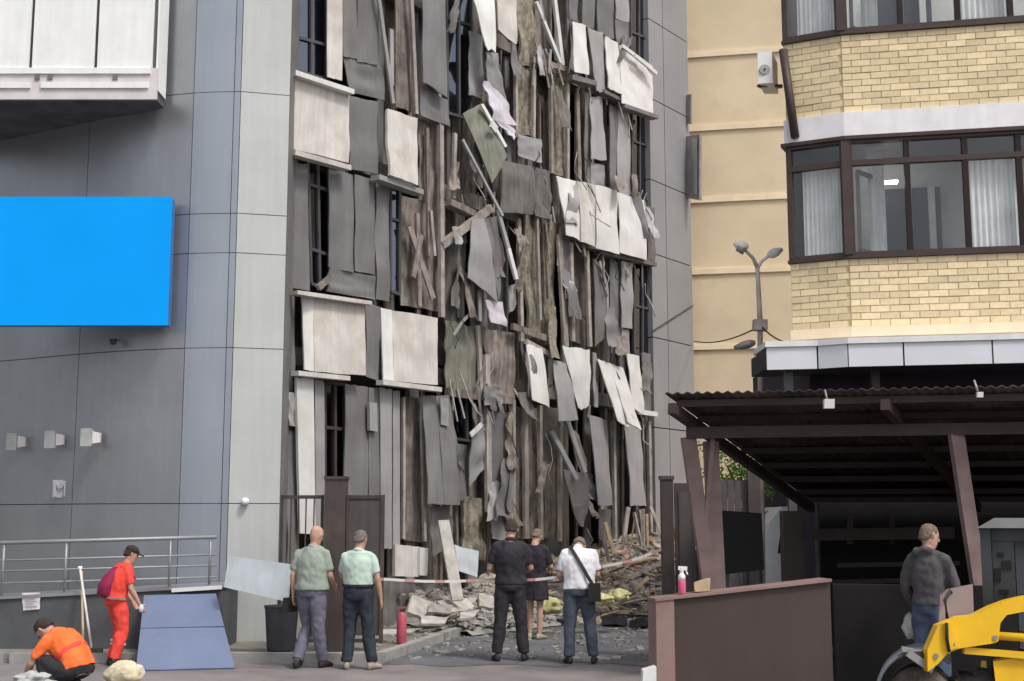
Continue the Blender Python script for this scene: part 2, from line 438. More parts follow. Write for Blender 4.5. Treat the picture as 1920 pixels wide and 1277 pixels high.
zj = [at(440, y, 18.44).z for y in (-420, -40, 172, 400, 474, 652, 944)] + [0.02]
def pix_of(p):
    d = p - CAM; dep = d.y * CP + d.z * SP; up = -d.y * SP + d.z * CP
    return 960 + F * d.x / dep
def curved_panel(pts, z1, z0, m, th=0.03, gap=0.006):
    n = len(pts); V = []; Fc = []
    pts = list(pts)
    d0 = (pts[1] - pts[0]).normalized(); d1 = (pts[-1] - pts[-2]).normalized()
    pts[0] = pts[0] + d0 * gap; pts[-1] = pts[-1] - d1 * gap
    for i, p in enumerate(pts):
        t = (pts[min(i + 1, n - 1)] - pts[max(i - 1, 0)]).normalized(); nn = Vector((t.y, -t.x, 0))
        for (w, z) in ((0, z0 + gap), (0, z1 - gap), (-th, z1 - gap), (-th, z0 + gap)):
            q = p + nn * w; V.append((q.x, q.y, z))
    for i in range(n - 1):
        for k in range(4):
            Fc.append((i * 4 + k, i * 4 + (k + 1) % 4, (i + 1) * 4 + (k + 1) % 4, (i + 1) * 4 + k))
    Fc.append((0, 1, 2, 3)); e = (n - 1) * 4; Fc.append((e + 3, e + 2, e + 1, e))
    o = mesh('cladding_panel', V, Fc, m, cb)
    return o
def idx_near(px): return min(range(len(wallc)), key=lambda i: abs(pix_of(Vector((wallc[i].x, wallc[i].y, CAMH))) - px))
i1 = idx_near(130)
i2 = idx_near(333)
cols = [wallc[:idx_near(-190) + 1], wallc[idx_near(-190):i1 + 1], wallc[i1:i2 + 1]]
strip = [wallc[-1], Vector((pilL.x, pilL.y, 0))]
pil = [Vector((pilL.x, pilL.y, 0)), Vector((pilR.x, pilR.y, 0))]
for k in range(len(zj) - 1):
    for c in cols: curved_panel(c, zj[k], zj[k + 1], 'clad_grey')
    curved_panel(wallc[i2:], zj[k], zj[k + 1], 'clad_sky_reflect', gap=.005)
    curved_panel(strip, zj[k], zj[k + 1], 'clad_sky_reflect')
    curved_panel(pil, zj[k], zj[k + 1], 'clad_light')
# backing core and the return towards the damaged front
back = []
cw = wallc + [Vector((pilL.x, pilL.y, 0)), Vector((pilR.x, pilR.y, 0))]
n = len(cw); V = []; Fc = []
for i, p in enumerate(cw):
    t = (cw[min(i + 1, n - 1)] - cw[max(i - 1, 0)]).normalized(); nn = Vector((t.y, -t.x, 0)); q = p - nn * 0.035
    V += [(q.x, q.y, 0), (q.x, q.y, zj[0])]
for i in range(n - 1): Fc.append((2 * i, 2 * i + 1, 2 * i + 3, 2 * i + 2))
q2 = FP(-0.02, 0, -0.6); V += [(q2.x, q2.y, 0), (q2.x, q2.y, zj[0])]; Fc.append((2 * n - 2, 2 * n - 1, 2 * n + 1, 2 * n))
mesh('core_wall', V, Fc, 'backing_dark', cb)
rt = MB().hexa([(pilR.x - .03, pilR.y + .035, 0.02), (pilR.x + .005, pilR.y + .03, 0.02), (F0.x + .02, F0.y + .45, 0.02), (F0.x - .05, F0.y + .45, 0.02)],
               [(pilR.x - .03, pilR.y + .035, zj[0]), (pilR.x + .005, pilR.y + .03, zj[0]), (F0.x + .02, F0.y + .45, zj[0]), (F0.x - .05, F0.y + .45, zj[0])])
rt.build('return_wall', 'frame_grey', cb)
# balcony
YB = 18.0
bc = MB(); a0 = at(-260, 192, YB); a1 = at(293, 192, YB); top = at(0, -330, YB).z
zc = at(200, 186, YB).z
bc.hexa([(a0.x, YB + .05, zc + .03), (a1.x - .03, YB + .05, zc + .03), (a1.x - .03, 18.5, zc + .03), (a0.x, 21.2, zc + .03)],
        [(a0.x, YB + .05, zc + .16), (a1.x - .03, YB + .05, zc + .16), (a1.x - .03, 18.5, zc + .16), (a0.x, 21.2, zc + .16)])
balc = bc.build('balcony', 'backing_dark', cb)
js = [-262, -66, 58, 180, 289]
zt0 = at(200, 127, YB).z
for i in range(4):
    x0 = at(js[i] + 3, 100, YB).x; x1 = at(js[i + 1] - 3, 100, YB).x
    MB().box((x0, YB, zt0), (x1, YB + .03, top)).build('balcony_panel', 'balcony_white', balc)
MB().box((a1.x - .035, YB + .035, zc + .165), (a1.x - .005, 18.5, top)).build('side_panel', 'balcony_white', balc)
MB().box((a0.x, YB + .07, zt0 - .02), (a1.x - .05, YB + .1, top)).build('balcony_frame', 'frame_grey', balc)
def pz(y): return at(150, y, YB).z
MB().box((a0.x, YB - .03, pz(139)), (at(283, 130, YB).x, YB + .04, pz(128))).build('trim_strip', 'balcony_white', balc)
for (x0, x1) in ((-260, 58), (78, 279)):
    MB().box((at(x0, 150, YB).x, YB - .03, pz(166)), (at(x1, 150, YB).x, YB + .04, pz(155))).build('trim_strip', 'balcony_white', balc)
MB().box((a0.x, YB + .0, zc), (a1.x, YB + .045, pz(127.5))).build('edge_board', 'balcony_trim', balc)
for x in (66, 90, 212): MB().box((at(x, 143, YB).x, YB - .02, pz(150)), (at(x + 9, 143, YB).x, YB - .002, pz(142))).build('bracket', 'frame_grey', balc)

# blue sign box
YS = 18.22
x0, x1 = at(-240, 490, YS).x, at(318, 490, YS).x; z0, z1 = at(150, 610, YS).z, at(150, 369, YS).z
sg = empty('sign_box', ((x0 + x1) / 2, YS, z0), 'large plain bright blue sign box fixed to grey wall', 'sign')
MB().box((x0, YS + .03, z0 + .012), (x1 - .012, 18.46, z1 - .012)).build('sign_case', 'sign_side', sg)
bm_ = MB(); bm_.box((x0, YS, z0), (x1, YS + .026, z1)); bm_.build('sign_face', 'sign_blue', sg)

# three flood lights, notices, camera
for (px, py, sc_, lab) in ((26, 828, 1.0, 'small white wall floodlight, leftmost of three on grey wall'), (98, 824, 1.0, 'small white wall floodlight, middle of three on grey wall'), (166, 820, 1.08, 'small white wall floodlight, rightmost of three nearest the corner')):
    i = idx_near(px); base = wallc[i]; c = at(px, py, base.y - 0.26)
    e = empty('wall_floodlight', c, lab, 'floodlight', 'floodlights on the grey wall')
    h = MB(); h.hexa([c + Vector(v) for v in ((-.12, 0, -.13), (.05, -.03, -.13), (.05, .07, -.1), (-.1, .1, -.1))], [c + Vector(v) for v in ((-.12, 0, .13), (.05, -.03, .13), (.05, .07, .1), (-.1, .1, .1))])
    h.build('housing', 'cloth_grey', e)
    h = MB(); h.box((c.x - .1, c.y - .036, c.z - .1), (c.x + .035, c.y - .03, c.z + .1))
    h2 = MB(); h2.hexa([c + Vector(v) for v in ((.055, .0, -.09), (.15, .06, -.07), (.15, .12, -.07), (.055, .1, -.09))], [c + Vector(v) for v in ((.055, .0, .09), (.15, .06, .07), (.15, .12, .07), (.055, .1, .09))]); h2.build('driver_box', 'balcony_trim', e)
    MB().bar(c + Vector((0, .1, -.02)), Vector((c.x + .02, base.y + .02, c.z - .02)), .05, .05, (0, 0, 1)).build('bracket', 'metal_grey', e)
def plate(px0, py0, px1, py1, Y, m, name, th=.01, parent=None):
    a = at(px0, py0, Y); b = at(px1, py1, Y)
    return MB().box((a.x, Y, b.z), (b.x, Y + th, a.z)).build(name, m, parent)
def wall_y(px): return wallc[idx_near(px)].y
e = empty('wall_notice', at(112, 935, wall_y(112) - .05), 'pale lilac letter plate on grey wall under the floodlights', 'notice')
YN = wall_y(112) - .06
b = MB(); b.bar(at(103, 902, YN), at(103, 931, YN), .035, .02); b.bar(at(122, 902, YN), at(122, 931, YN), .035, .02)
b.bar(at(104, 903, YN - .004), at(113, 918, YN - .004), .03, .02); b.bar(at(121, 903, YN - .004), at(113, 918, YN - .004), .03, .02)
b.build('lettering', 'cloth_grey', e); plate(99, 900, 126, 933, YN + .015, 'paper_lilac', 'plate', .02, e)
YC = wall_y(212) - .16
e = empty('dome_camera', at(212, 640, YC), 'small dark dome camera below the blue sign', 'camera')
b = MB(); c = at(212, 640, YC); b.tube([c + Vector((0, 0, -.05)), c + Vector((0, 0, -.035)), c, c + Vector((0, 0, .03))], [.02, .045, .055, .055], 12); b.build('dome', 'loader_dark', e, True)
MB().bar(c + Vector((0, 0, .035)), c + Vector((0, .22, .035)), .07, .03, (0, 0, 1)).build('bracket', 'metal_grey', e)
c = at(458, 940, 18.36)
e = empty('bulkhead_lamp', c, 'tiny white lamp on the light grey pilaster', 'lamp')
MB().tube([c + Vector((0, .12, 0)), c + Vector((0, .03, 0)), c], [.05, .055, .03], 12).build('lamp_shade', 'plastic_white', e, True)

# ================================================================== RAMP PARAPET AND RAILING
YP = 17.45
ra = at(-260, 1138, YP); rb = at(420, 1101, YP)
pr = empty('ramp_wall', (ra.x, YP, 0), 'dark grey sloping ramp wall below the railing', 'wall')
MB().prism([(ra.x, YP, .1), (rb.x, YP, .1), (rb.x, YP, rb.z), (ra.x, YP, ra.z)], (0, .9, 0)).build('wall_body', 'parapet', pr)
MB().prism([(ra.x, YP - .03, ra.z + .002), (rb.x + .03, YP - .03, rb.z + .002), (rb.x + .03, YP - .03, rb.z + .045), (ra.x, YP - .03, ra.z + .045)], (0, .94, 0)).build('coping', 'clad_grey', pr)
w0 = at(322, 1107, YP - .05); w1 = at(416, 1101, YP - .05)
MB().bar(w0, w1, .05, .03).build('edge_strip', 'white_paint', pr)
rl = empty('ramp_railing', (ra.x, YP + .06, ra.z), 'grey tubular railing along the ramp before the grey wall', 'railing')
for (y0, y1, r) in ((1018, 1007, .028), (1051, 1040, .014), (1071, 1060, .014), (1094, 1082, .014)):
    sl = (y1 - y0) / 405.0
    MB().tube([at(-250, y0 - 250 * sl, YP + .06), at(406, y1, YP + .06)], r, 10).build('top_rail' if r > .02 else 'mid_rail', 'rail_metal', rl, True)
for px in (-110, 8, 125, 320, 395):
    t = at(px, 1018 - px * .027 + 2, YP + .06); bz = ra.z + (rb.z - ra.z) * (t.x - ra.x) / (rb.x - ra.x)
    MB().tube([(t.x, YP + .06, bz + .04), t], .018, 10).build('post', 'rail_metal', rl, True)
# notice taped on the ramp wall
e = empty('paper_notice', at(58, 1145, YP - .02), 'white printed paper notice taped to the ramp wall', 'notice')
sheet('paper', [at(41, 1112, YP - .012), at(75, 1111, YP - .03), at(75, 1142, YP - .012), at(43, 1145, YP - .012)], 'paper', e, .003, rough=.02)
for k in range(5):
    y = 1118 + k * 5
    MB().bar(at(47, y, YP - .045), at(69 - (k % 2) * 6, y - .3, YP - .045), .013 if k < 4 else .02, .003).build('text_line', 'ink', e)

# ================================================================== DAMAGED BUILDING
db = empty('damaged_building', FP(0, 0), 'blast-damaged office front with torn white and grey cladding panels', 'building')
zA0, zA1 = P(600, 297).z, P(600, 152).z
zB0, zB1 = P(630, 700).z, P(630, 560).z
SH = (zA0 - zB0)
zC0 = zA0 + SH
print('storey', SH, zA0, zA1, zB0, zB1)
TOPZ = zC0 + 2 * SH
UM = U_END
# shell: interior back wall, ends, roof, slabs, columns
def fbox(u0, u1, z0, z1, w0, w1):
    return MB().hexa([FP(u0, z0, w0), FP(u1, z0, w0), FP(u1, z0, w1), FP(u0, z0, w1)], [FP(u0, z1, w0), FP(u1, z1, w0), FP(u1, z1, w1), FP(u0, z1, w1)])
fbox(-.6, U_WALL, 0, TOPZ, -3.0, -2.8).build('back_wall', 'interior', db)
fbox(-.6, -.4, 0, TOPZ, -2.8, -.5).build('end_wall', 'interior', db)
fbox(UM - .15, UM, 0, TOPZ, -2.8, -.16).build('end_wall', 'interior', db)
fbox(-.6, U_WALL, TOPZ, TOPZ + .3, -3.0, .0).build('roof', 'slab', db)
for zz in (zB0 + .1, zA0 + .1, zC0 + .1, zC0 + SH + .1):
    fbox(-.35, UM - .16, zz, zz + .28, -2.78, -.28).build('floor_slab', 'slab', db)
fbox(-.02, UM - .16, 0.0, .42, -2.7, -.2).build('plinth', 'slab', db)
# grey end wall in joined panels (same plane, beyond the torn part)
zs = [P(1260, y).z for y in (-260, 62, 205, 353, 487, 640, 805)] + [0.0]
for k in range(len(zs) - 1):
    fbox(UM + .05, U(1258), zs[k + 1] + .012, zs[k] - .012, -.14, 0.0).build('wall_panel', 'end_wall', db)
    fbox(U(1258) + .02, U_WALL, zs[k + 1] + .012, zs[k] - .012, -.14, 0.002).build('wall_panel', 'end_wall', db)
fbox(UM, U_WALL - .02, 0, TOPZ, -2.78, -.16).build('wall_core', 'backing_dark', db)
def fsheet(name, m, quad, w=0.05, thick=.022, bend=0, rough=.045, ragged=0.012, curl=0.0, nu=5, nv=10, parent=None):
    ws = w if isinstance(w, (list, tuple)) else (w,) * 4
    return sheet(name, [P(x, y, wi) for (x, y), wi in zip(quad, ws)], m, parent or db, thick, bend, rough, nu, nv, ragged, curl, side=FN)
def rect(x0, y0, x1, y1, s=0.28):   # follows the receding storey lines
    return [(x0, y0), (x1, y0 + (x1 - x0) * s), (x1, y1 + (x1 - x0) * s * .8), (x0, y1)]
def fbar(name, m, p0, p1, wpx, w=0.05, d=.05, parent=None):
    w0, w1 = w if isinstance(w, (list, tuple)) else (w, w)
    a, b = P(p0[0], p0[1], w0), P(p1[0], p1[1], w1)
    sc_ = (a.y + b.y) / 2 / F
    return MB().bar(a, b, wpx * sc_ * 1.25, d, FN).build(name, m, parent or db)
PW, PB, PG, PL, PD, PO, LV = 'panel_white', 'panel_bright', 'panel_grey', 'panel_light_grey', 'panel_dark', 'panel_olive', 'panel_lavender'
CPN = 'cladding_panel'
def fwin(q, cols, rows, mf='frame_dark', mp='glass_blue', w=-.12, bar=.05):
    return window('window', [P(x, y, w) for x, y in q], FN, cols, rows, mf, mp, db, bar, .06)

# --- windows still in place
fwin([(553, -150), (612, -140), (612, 150), (553, 132)], [.5], [.78])
fwin([(576, 300), (617, 312), (618, 545), (582, 532)], [.45], [.2, .72])
fwin([(731, 352), (748, 357), (748, 552), (731, 546)], [], [.3])
fwin([(836, -60), (882, -45), (882, 225), (838, 212)], [.5], [.35])
fwin([(1182, -60), (1212, -50), (1212, 125), (1182, 112)], [.5], [.7])
fwin([(1184, 205), (1213, 215), (1213, 385), (1184, 374)], [.5], [.35])
fwin([(1188, 485), (1219, 492), (1219, 670), (1188, 662)], [.5], [.5])
fwin([(845, 738), (902, 745), (902, 830), (848, 822)], [.5], [])
fwin([(608, 716), (646, 722), (646, 1060), (608, 1060)], [.5], [.25], 'frame_brown')

# --- undamaged-ish left bay, top to bottom
fsheet(CPN, PW, [(614, -150), (642, -140), (642, 152), (614, 143)], .02, rough=.01)
fsheet(CPN, PG, [(642, -150), (668, -140), (669, 110), (644, 106)], .02)
fsheet(CPN, PG, [(671, -150), (704, -140), (709, 122), (671, 116)], .04)
fsheet(CPN, PG, [(644, 108), (718, 122), (722, 188), (655, 172)], .0)
fsheet(CPN, PW, [(550, 137), (655, 172), (655, 305), (550, 279)], [.16, .16, .12, .12], .05, rough=.02)
fbar('window_ledge', PB, (547, 138), (657, 174), 8, .2, .18)
fbar('window_ledge', PW, (547, 287), (652, 316), 8, .18, .16)
fsheet(CPN, PG, [(656, 180), (708, 191), (708, 326), (655, 316)], .06)
fsheet(CPN, PW, [(727, 204), (783, 222), (780, 349), (728, 329)], [.1, .1, .3, .3], .05, rough=.05, curl=.05)
fbar('window_ledge', PL, (703, 333), (786, 362), 8, .18, .2)
fsheet(CPN, PG, [(536, 300), (576, 308), (580, 545), (537, 538)], -.05)
fsheet(CPN, PG, [(618, 316), (664, 327), (664, 512), (618, 500)], .02)
fsheet(CPN, PG, [(666, 327), (703, 337), (703, 515), (666, 508)], .03)
fsheet(CPN, PG, [(618, 502), (703, 518), (703, 562), (612, 546)], .01)
fsheet(CPN, PG, [(705, 338), (730, 345), (730, 566), (705, 560)], .0)
fsheet(CPN, PW, [(587, 556), (683, 567), (686, 704), (590, 697)], [.14, .16, .24, .24], .05, rough=.02)
fsheet(CPN, PB, [(566, 551), (587, 555), (589, 696), (571, 693)], [.08, .14, .24, .16], .04, rough=.01)
fbar('window_ledge', PW, (550, 549), (690, 569), 6, .2, .18)
fsheet(CPN, PG, [(685, 568), (713, 575), (711, 716), (687, 706)], .04)
fsheet(CPN, PW, [(735, 582), (821, 596), (821, 722), (738, 714)], [.12, .1, .2, .22], .05, rough=.03)
fsheet(CPN, PB, [(714, 577), (735, 582), (738, 714), (719, 711)], [.06, .12, .22, .14], .04, rough=.01)
fbar('window_ledge', PW, (553, 700), (650, 710), 7, .16, .16)
fbar('window_ledge', PW, (712, 717), (822, 731), 7, .18, .16)
fsheet(CPN, PG, [(538, 552), (553, 556), (553, 700), (538, 696)], -.05)
fsheet(CPN, PL, [(541, 735), (556, 738), (558, 800), (542, 798)], .05)
fsheet(CPN, PG, [(538, 805), (560, 808), (562, 1060), (538, 1060)], -.03)
fsheet(CPN, PB, [(556, 707), (588, 710), (592, 1000), (563, 1000)], .1, .05, rough=.01)
fsheet(CPN, PL, [(590, 711), (608, 714), (610, 1050), (593, 1050)], .04, rough=.01)
fsheet(CPN, PG, [(647, 720), (690, 726), (690, 1060), (647, 1060)], .0)
fsheet(CPN, PG, [(692, 727), (718, 730), (718, 1060), (692, 1060)], .02)
fsheet('vent_cover', PL, [(693, 754), (707, 756), (708, 809), (694, 807)], .1, .06, rough=.0)
fsheet(CPN, PL, [(713, 726), (735, 730), (735, 1030), (715, 1026)], .06, rough=.01)
fsheet(CPN, PL, [(737, 731), (750, 733), (750, 1030), (737, 1030)], .02, rough=.01)
fbar('stud', 'stud_pale', (756, 745), (756, 1010), 5, -.02)
fbar('stud', 'stud_pale', (790, 745), (796, 1015), 5, .02)
# --- second bay upward: brown boards, studs, hanging pieces
fbar('cladding_strip', PL, (702, -60), (737, 194), 7, [.2, .05], .04)
fbar('cladding_strip', PL, (733, 55), (734, 160), 8, .05, .04)
fsheet('backing_board', 'board_brown', [(742, -60), (770, -50), (770, 210), (742, 200)], -.12, rough=.06)
fbar('stud', 'stud_pale', (768, -60), (780, 214), 7, .02, .06)
fsheet(CPN, PG, [(791, -60), (833, -50), (838, 184), (794, 154)], [.05, .05, .2, .16], bend=.03)
fsheet(CPN, PG, [(789, 163), (839, 187), (844, 237), (789, 217)], .04)
fsheet('backing_board', 'board_brown', [(752, 365), (824, 385), (824, 585), (752, 572)], -.14, rough=.08)
fsheet('backing_board', 'board_brown', [(784, 222), (826, 236), (826, 385), (786, 375)], -.12, rough=.08)
fbar('stud', 'stud_pale', (826, 235), (828, 595), 9, .04, .07)
fbar('stud', 'stud_brown', (800, 240), (804, 480), 7, .0, .05)
fbar('stud', 'stud_brown', (782, 400), (786, 575), 8, .02, .05)
fbar('splintered_board', 'stud_brown', (768, 425), (812, 560), 11, [.02, .06], .03)
fbar('splintered_board', 'stud_pale', (808, 395), (815, 480), 6, .06, .03)
fbar('splintered_board', 'stud_brown', (790, 440), (775, 520), 9, .05, .03)
fbar('splintered_board', 'stud_brown', (596, 540), (622, 518), 9, .1, .06)
# dark opening with diagonal beam
fbar('timber_beam', 'stud_pale', (828, 460), (920, 390), 12, [.05, .3], .1)
fsheet(CPN, PD, [(833, 440), (856, 446), (858, 610), (834, 602)], -.08)
fsheet(CPN, PL, [(859, 430), (872, 434), (872, 598), (859, 594)], -.05)
fsheet('backing_board', PO, [(834, 602), (908, 614), (908, 738), (836, 728)], -.04, rough=.08, ragged=.05)
fbar('floor_edge', 'stud_brown', (838, 735), (962, 752), 12, .02, .1)
fsheet(CPN, 'stud_brown', [(908, 614), (965, 625), (962, 745), (908, 738)], -.1, rough=.12, ragged=.06)
fbar('cladding_strip', PL, (850, 629), (868, 602), 4, .2, .03); fbar('cladding_strip', PL, (868, 602), (886, 584), 4, .22, .03)
fbar('stud', 'stud_pale', (912, 665), (916, 960), 11, .08, .07)
fbar('stud', 'stud_pale', (896, 610), (902, 735), 7, .03)
# top centre: torn white sheets
fsheet(CPN, PB, [(866, -60), (918, -60), (930, 98), (912, 88)], [.1, .1, .45, .4], bend=.05, ragged=.05, rough=.06)
fsheet(CPN, PW, [(922, -60), (962, -60), (971, 86), (934, 58)], [.1, .1, .3, .3], bend=.04, ragged=.06, rough=.05)
fsheet(CPN, PL, [(880, 58), (905, 66), (905, 184), (880, 178)], .0, rough=.05)
fsheet(CPN, PL, [(911, 97), (932, 99), (950, 188), (913, 158)], [.35, .3, .2, .2], rough=.06)
fsheet(CPN, LV, [(908, 152), (934, 172), (967, 236), (925, 226)], [.3, .25, .35, .4], rough=.12, bend=.05, ragged=.08)
fsheet(CPN, LV, [(925, 222), (966, 234), (966, 262), (948, 248)], [.4, .35, .4, .4], rough=.06, ragged=.06)
fsheet(CPN, PO, [(868, 212), (903, 194), (951, 292), (922, 344)], [.1, .2, .55, .5], bend=.06, nu=4)
fbar('cladding_strip', PB, (903, 196), (948, 276), 7, [.3, .5], .04)
fbar('cladding_strip', PL, (867, 262), (942, 405), 5, [.3, .5], .04)
fbar('cladding_strip', PB, (921, 232), (930, 244), 13, .5, .05)
fsheet(CPN, PD, [(937, 300), (1000, 312), (1003, 402), (940, 398)], [.2, .15, .25, .3], bend=.06, rough=.06)
fsheet(CPN, PD, [(1000, 312), (1034, 322), (1032, 412), (1004, 404)], [.12, .1, .1, .15], rough=.1)
fsheet(CPN, PL, [(970, 252), (1016, 262), (1016, 306), (972, 292)], .2, rough=.05)
fbar('stud', 'stud_pale', (853, 250), (850, 372), 7, .1, .05)
fbar('floor_edge', 'stud_brown', (838, 380), (885, 402), 10, .12, .2)
# curled sheet under the diagonal
fsheet(CPN, PL, [(884, 412), (910, 409), (934, 566), (876, 520)], [.25, .35, .4, .3], bend=.06, rough=.05)
fsheet(CPN, PG, [(910, 409), (934, 405), (945, 488), (935, 565)], [.35, .2, .1, .38], rough=.05)
fbar('cladding_strip', PL, (932, 392), (954, 470), 8, [.2, .3], .05)
fbar('cladding_strip', PB, (953, 466), (968, 524), 8, [.3, .35], .05)
fsheet(CPN, LV, [(910, 562), (941, 566), (952, 612), (921, 604)], [.3, .3, .35, .35], rough=.04)
fbar('cladding_strip', PL, (899, 545), (900, 602), 7, .22, .03)
fsheet(CPN, PL, [(955, 536), (969, 532), (965, 580), (954, 588)], .2, rough=.05)
# centre: fibrous insulation and brown boards
for q in ([(970, -60), (1006, -50), (1008, 128), (974, 118)], [(965, 118), (1000, 130), (1000, 260), (968, 250)], [(1032, 132), (1064, 142), (1064, 335), (1034, 322)],
          [(985, 395), (1012, 402), (1012, 640), (988, 632)], [(1016, 410), (1044, 416), (1044, 650), (1018, 642)]):
    fsheet('insulation_strip', 'insulation', q, -.06, .06, rough=.14, ragged=.05)
fsheet('insulation_strip', 'insulation', [(866, 930), (910, 935), (908, 1050), (872, 1050)], -.05, .06, rough=.14)
for (x0, y0, x1, y1, wpx, m) in ((1005, 4, 1050, 118, 7, PB), (1004, -40, 1018, 40, 7, PL), (1036, -30, 1054, 122, 9, PB), (966, 120, 968, 258, 6, 'stud_pale'), (1001, 130, 1000, 262, 6, 'stud_pale'),
                           (1033, 140, 1034, 325, 6, 'stud_pale'), (1064, 145, 1064, 340, 6, 'stud_pale'), (972, 410, 978, 640, 8, 'stud_pale'), (1006, 405, 1012, 600, 6, 'stud_pale'), (1048, 440, 1060, 640, 12, 'stud_pale'),
                           (1070, 455, 1074, 640, 8, 'stud_pale'), (1100, 470, 1106, 650, 8, 'stud_pale'), (1022, 420, 1028, 560, 5, 'stud_brown'),
                           (998, 112, 1062, 130, 9, 'stud_brown'), (960, 612, 1040, 640, 10, 'stud_brown'), (985, 640, 1036, 668, 8, 'stud_pale')):
    fbar('stud', m, (x0, y0), (x1, y1), wpx, .05, .06)
fsheet(CPN, PG, [(1055, 440), (1066, 442), (1074, 640), (1060, 620)], .02)
# --- row C white panels, upper right
fsheet(CPN, PG, [(1062, 36), (1074, 40), (1078, 141), (1066, 138)], .0)
fsheet(CPN, PB, [(1074, 40), (1099, 47), (1105, 140), (1077, 135)], [.12, .12, .22, .22])
fsheet(CPN, PL, [(1102, 52), (1128, 62), (1136, 174), (1118, 169)], [.05, .05, .15, .15], ragged=.05)
fsheet(CPN, PB, [(1135, 68), (1158, 80), (1166, 177), (1141, 164)], [.1, .1, .25, .25], rough=.05)
fsheet(CPN, PB, [(1162, 84), (1194, 110), (1196, 205), (1166, 193)], [.1, .12, .28, .26], rough=.03)
fsheet(CPN, PB, [(1194, 110), (1224, 142), (1225, 217), (1196, 205)], [.12, .1, .25, .28], rough=.03)
fbar('cladding_strip', PB, (1166, 86), (1222, 128), 6, [.2, .3], .05)
fbar('cladding_strip', PB, (1190, 104), (1231, 138), 6, [.32, .35], .05)
fbar('window_ledge', PG, (1066, 146), (1112, 158), 8, .16, .2)
fbar('window_ledge', PG, (1164, 199), (1228, 221), 6, .18, .2)
fbar('window_ledge', PG, (1128, 172), (1164, 190), 6, .12, .16)
# storey above row C
fsheet(CPN, PL, [(1154, -60), (1180, -50), (1179, 42), (1154, 34)], .03)
fsheet(CPN, PG, [(1154, 36), (1179, 44), (1179, 92), (1156, 84)], .02)
fsheet(CPN, PG, [(1066, -60), (1082, -55), (1084, 40), (1068, 36)], .0)
fsheet(CPN, PG, [(1090, -60), (1112, -50), (1114, 54), (1092, 46)], .04)
fsheet(CPN, PG, [(1118, -60), (1148, -50), (1150, 74), (1122, 60)], .0)
# storey A-C right
fsheet(CPN, PG, [(1096, 172), (1106, 175), (1106, 345), (1097, 340)], .0)
fsheet(CPN, PL, [(1107, 182), (1130, 180), (1136, 301), (1109, 298)], [.04, .04, .12, .12])
fsheet(CPN, PL, [(1108, 304), (1133, 310), (1133, 352), (1109, 344)], .04)
fsheet(CPN, PG, [(1143, 195), (1156, 200), (1156, 362), (1144, 358)], .03)
fsheet(CPN, PL, [(1158, 205), (1180, 212), (1183, 374), (1159, 367)], .05)
fbar('stud', 'stud_brown', (1082, 175), (1086, 338), 9, .0)
# --- row A white panels, right
fsheet(CPN, PB, [(1042, 330), (1080, 340), (1088, 452), (1062, 440)], [.1, .1, .25, .25], bend=.03)
fsheet(CPN, PW, [(1082, 339), (1115, 346), (1116, 464), (1090, 453)], [.1, .1, .3, .25], bend=.04)
fsheet(CPN, PB, [(1116, 346), (1156, 358), (1160, 477), (1118, 465)], [.1, .1, .25, .25], bend=.03)
fsheet(CPN, PB, [(1158, 360), (1206, 376), (1214, 488), (1161, 474)], [.1, .1, .25, .25], bend=.03)
fsheet(CPN, PD, [(1212, 386), (1228, 390), (1228, 488), (1214, 488)], .1, .1)
fbar('window_ledge', PD, (1086, 456), (1120, 466), 9, .1, .16)
fbar('window_ledge', PD, (1120, 472), (1226, 496), 7, .08, .16)
# storey B-A right
fsheet(CPN, PG, [(1110, 485), (1122, 490), (1140, 620), (1118, 650)], [0, 0, .15, .1], bend=.05)
fbar('cladding_strip', PL, (1124, 490), (1138, 540), 6, .12, .03); fbar('cladding_strip', PL, (1138, 540), (1140, 640), 6, .12, .03)
fsheet(CPN, PG, [(1145, 488), (1163, 492), (1164, 668), (1146, 662)], .02)
fsheet(CPN, PL, [(1165, 490), (1187, 494), (1186, 616), (1166, 614)], .1)
fsheet(CPN, PL, [(1166, 616), (1180, 618), (1182, 668), (1168, 664)], .04)
fsheet('backing_board', 'board_dark', [(1072, 460), (1098, 466), (1098, 650), (1074, 640)], -.15)
# --- row B torn bright panels, right
fsheet(CPN, PB, [(988, 646), (1016, 654), (1031, 764), (999, 750)], [.1, .1, .35, .35], bend=.03)
fsheet(CPN, PG, [(978, 640), (990, 645), (1000, 752), (984, 750)], .0)
fsheet(CPN, PL, [(1038, 674), (1061, 682), (1084, 788), (1046, 791)], [.15, .2, .45, .4], bend=.05)
fsheet(CPN, PB, [(1056, 648), (1106, 656), (1105, 762), (1084, 768)], [.06, .06, .2, .2], ragged=.06, bend=.03)
fsheet(CPN, PL, [(1110, 660), (1119, 662), (1121, 764), (1114, 762)], .05)
fsheet(CPN, PB, [(1119, 672), (1142, 680), (1178, 800), (1160, 790)], [.1, .15, .5, .45], ragged=.05)
fsheet(CPN, PB, [(1142, 680), (1167, 688), (1203, 808), (1176, 790)], [.15, .12, .5, .52], ragged=.05)
fsheet(CPN, PB, [(1176, 663), (1199, 667), (1208, 778), (1188, 766)], [.1, .1, .25, .25])
fbar('cladding_strip', PB, (1196, 772), (1231, 777), 7, .2, .06)
fsheet(CPN, PG, [(1204, 660), (1220, 664), (1220, 780), (1208, 778)], -.02)
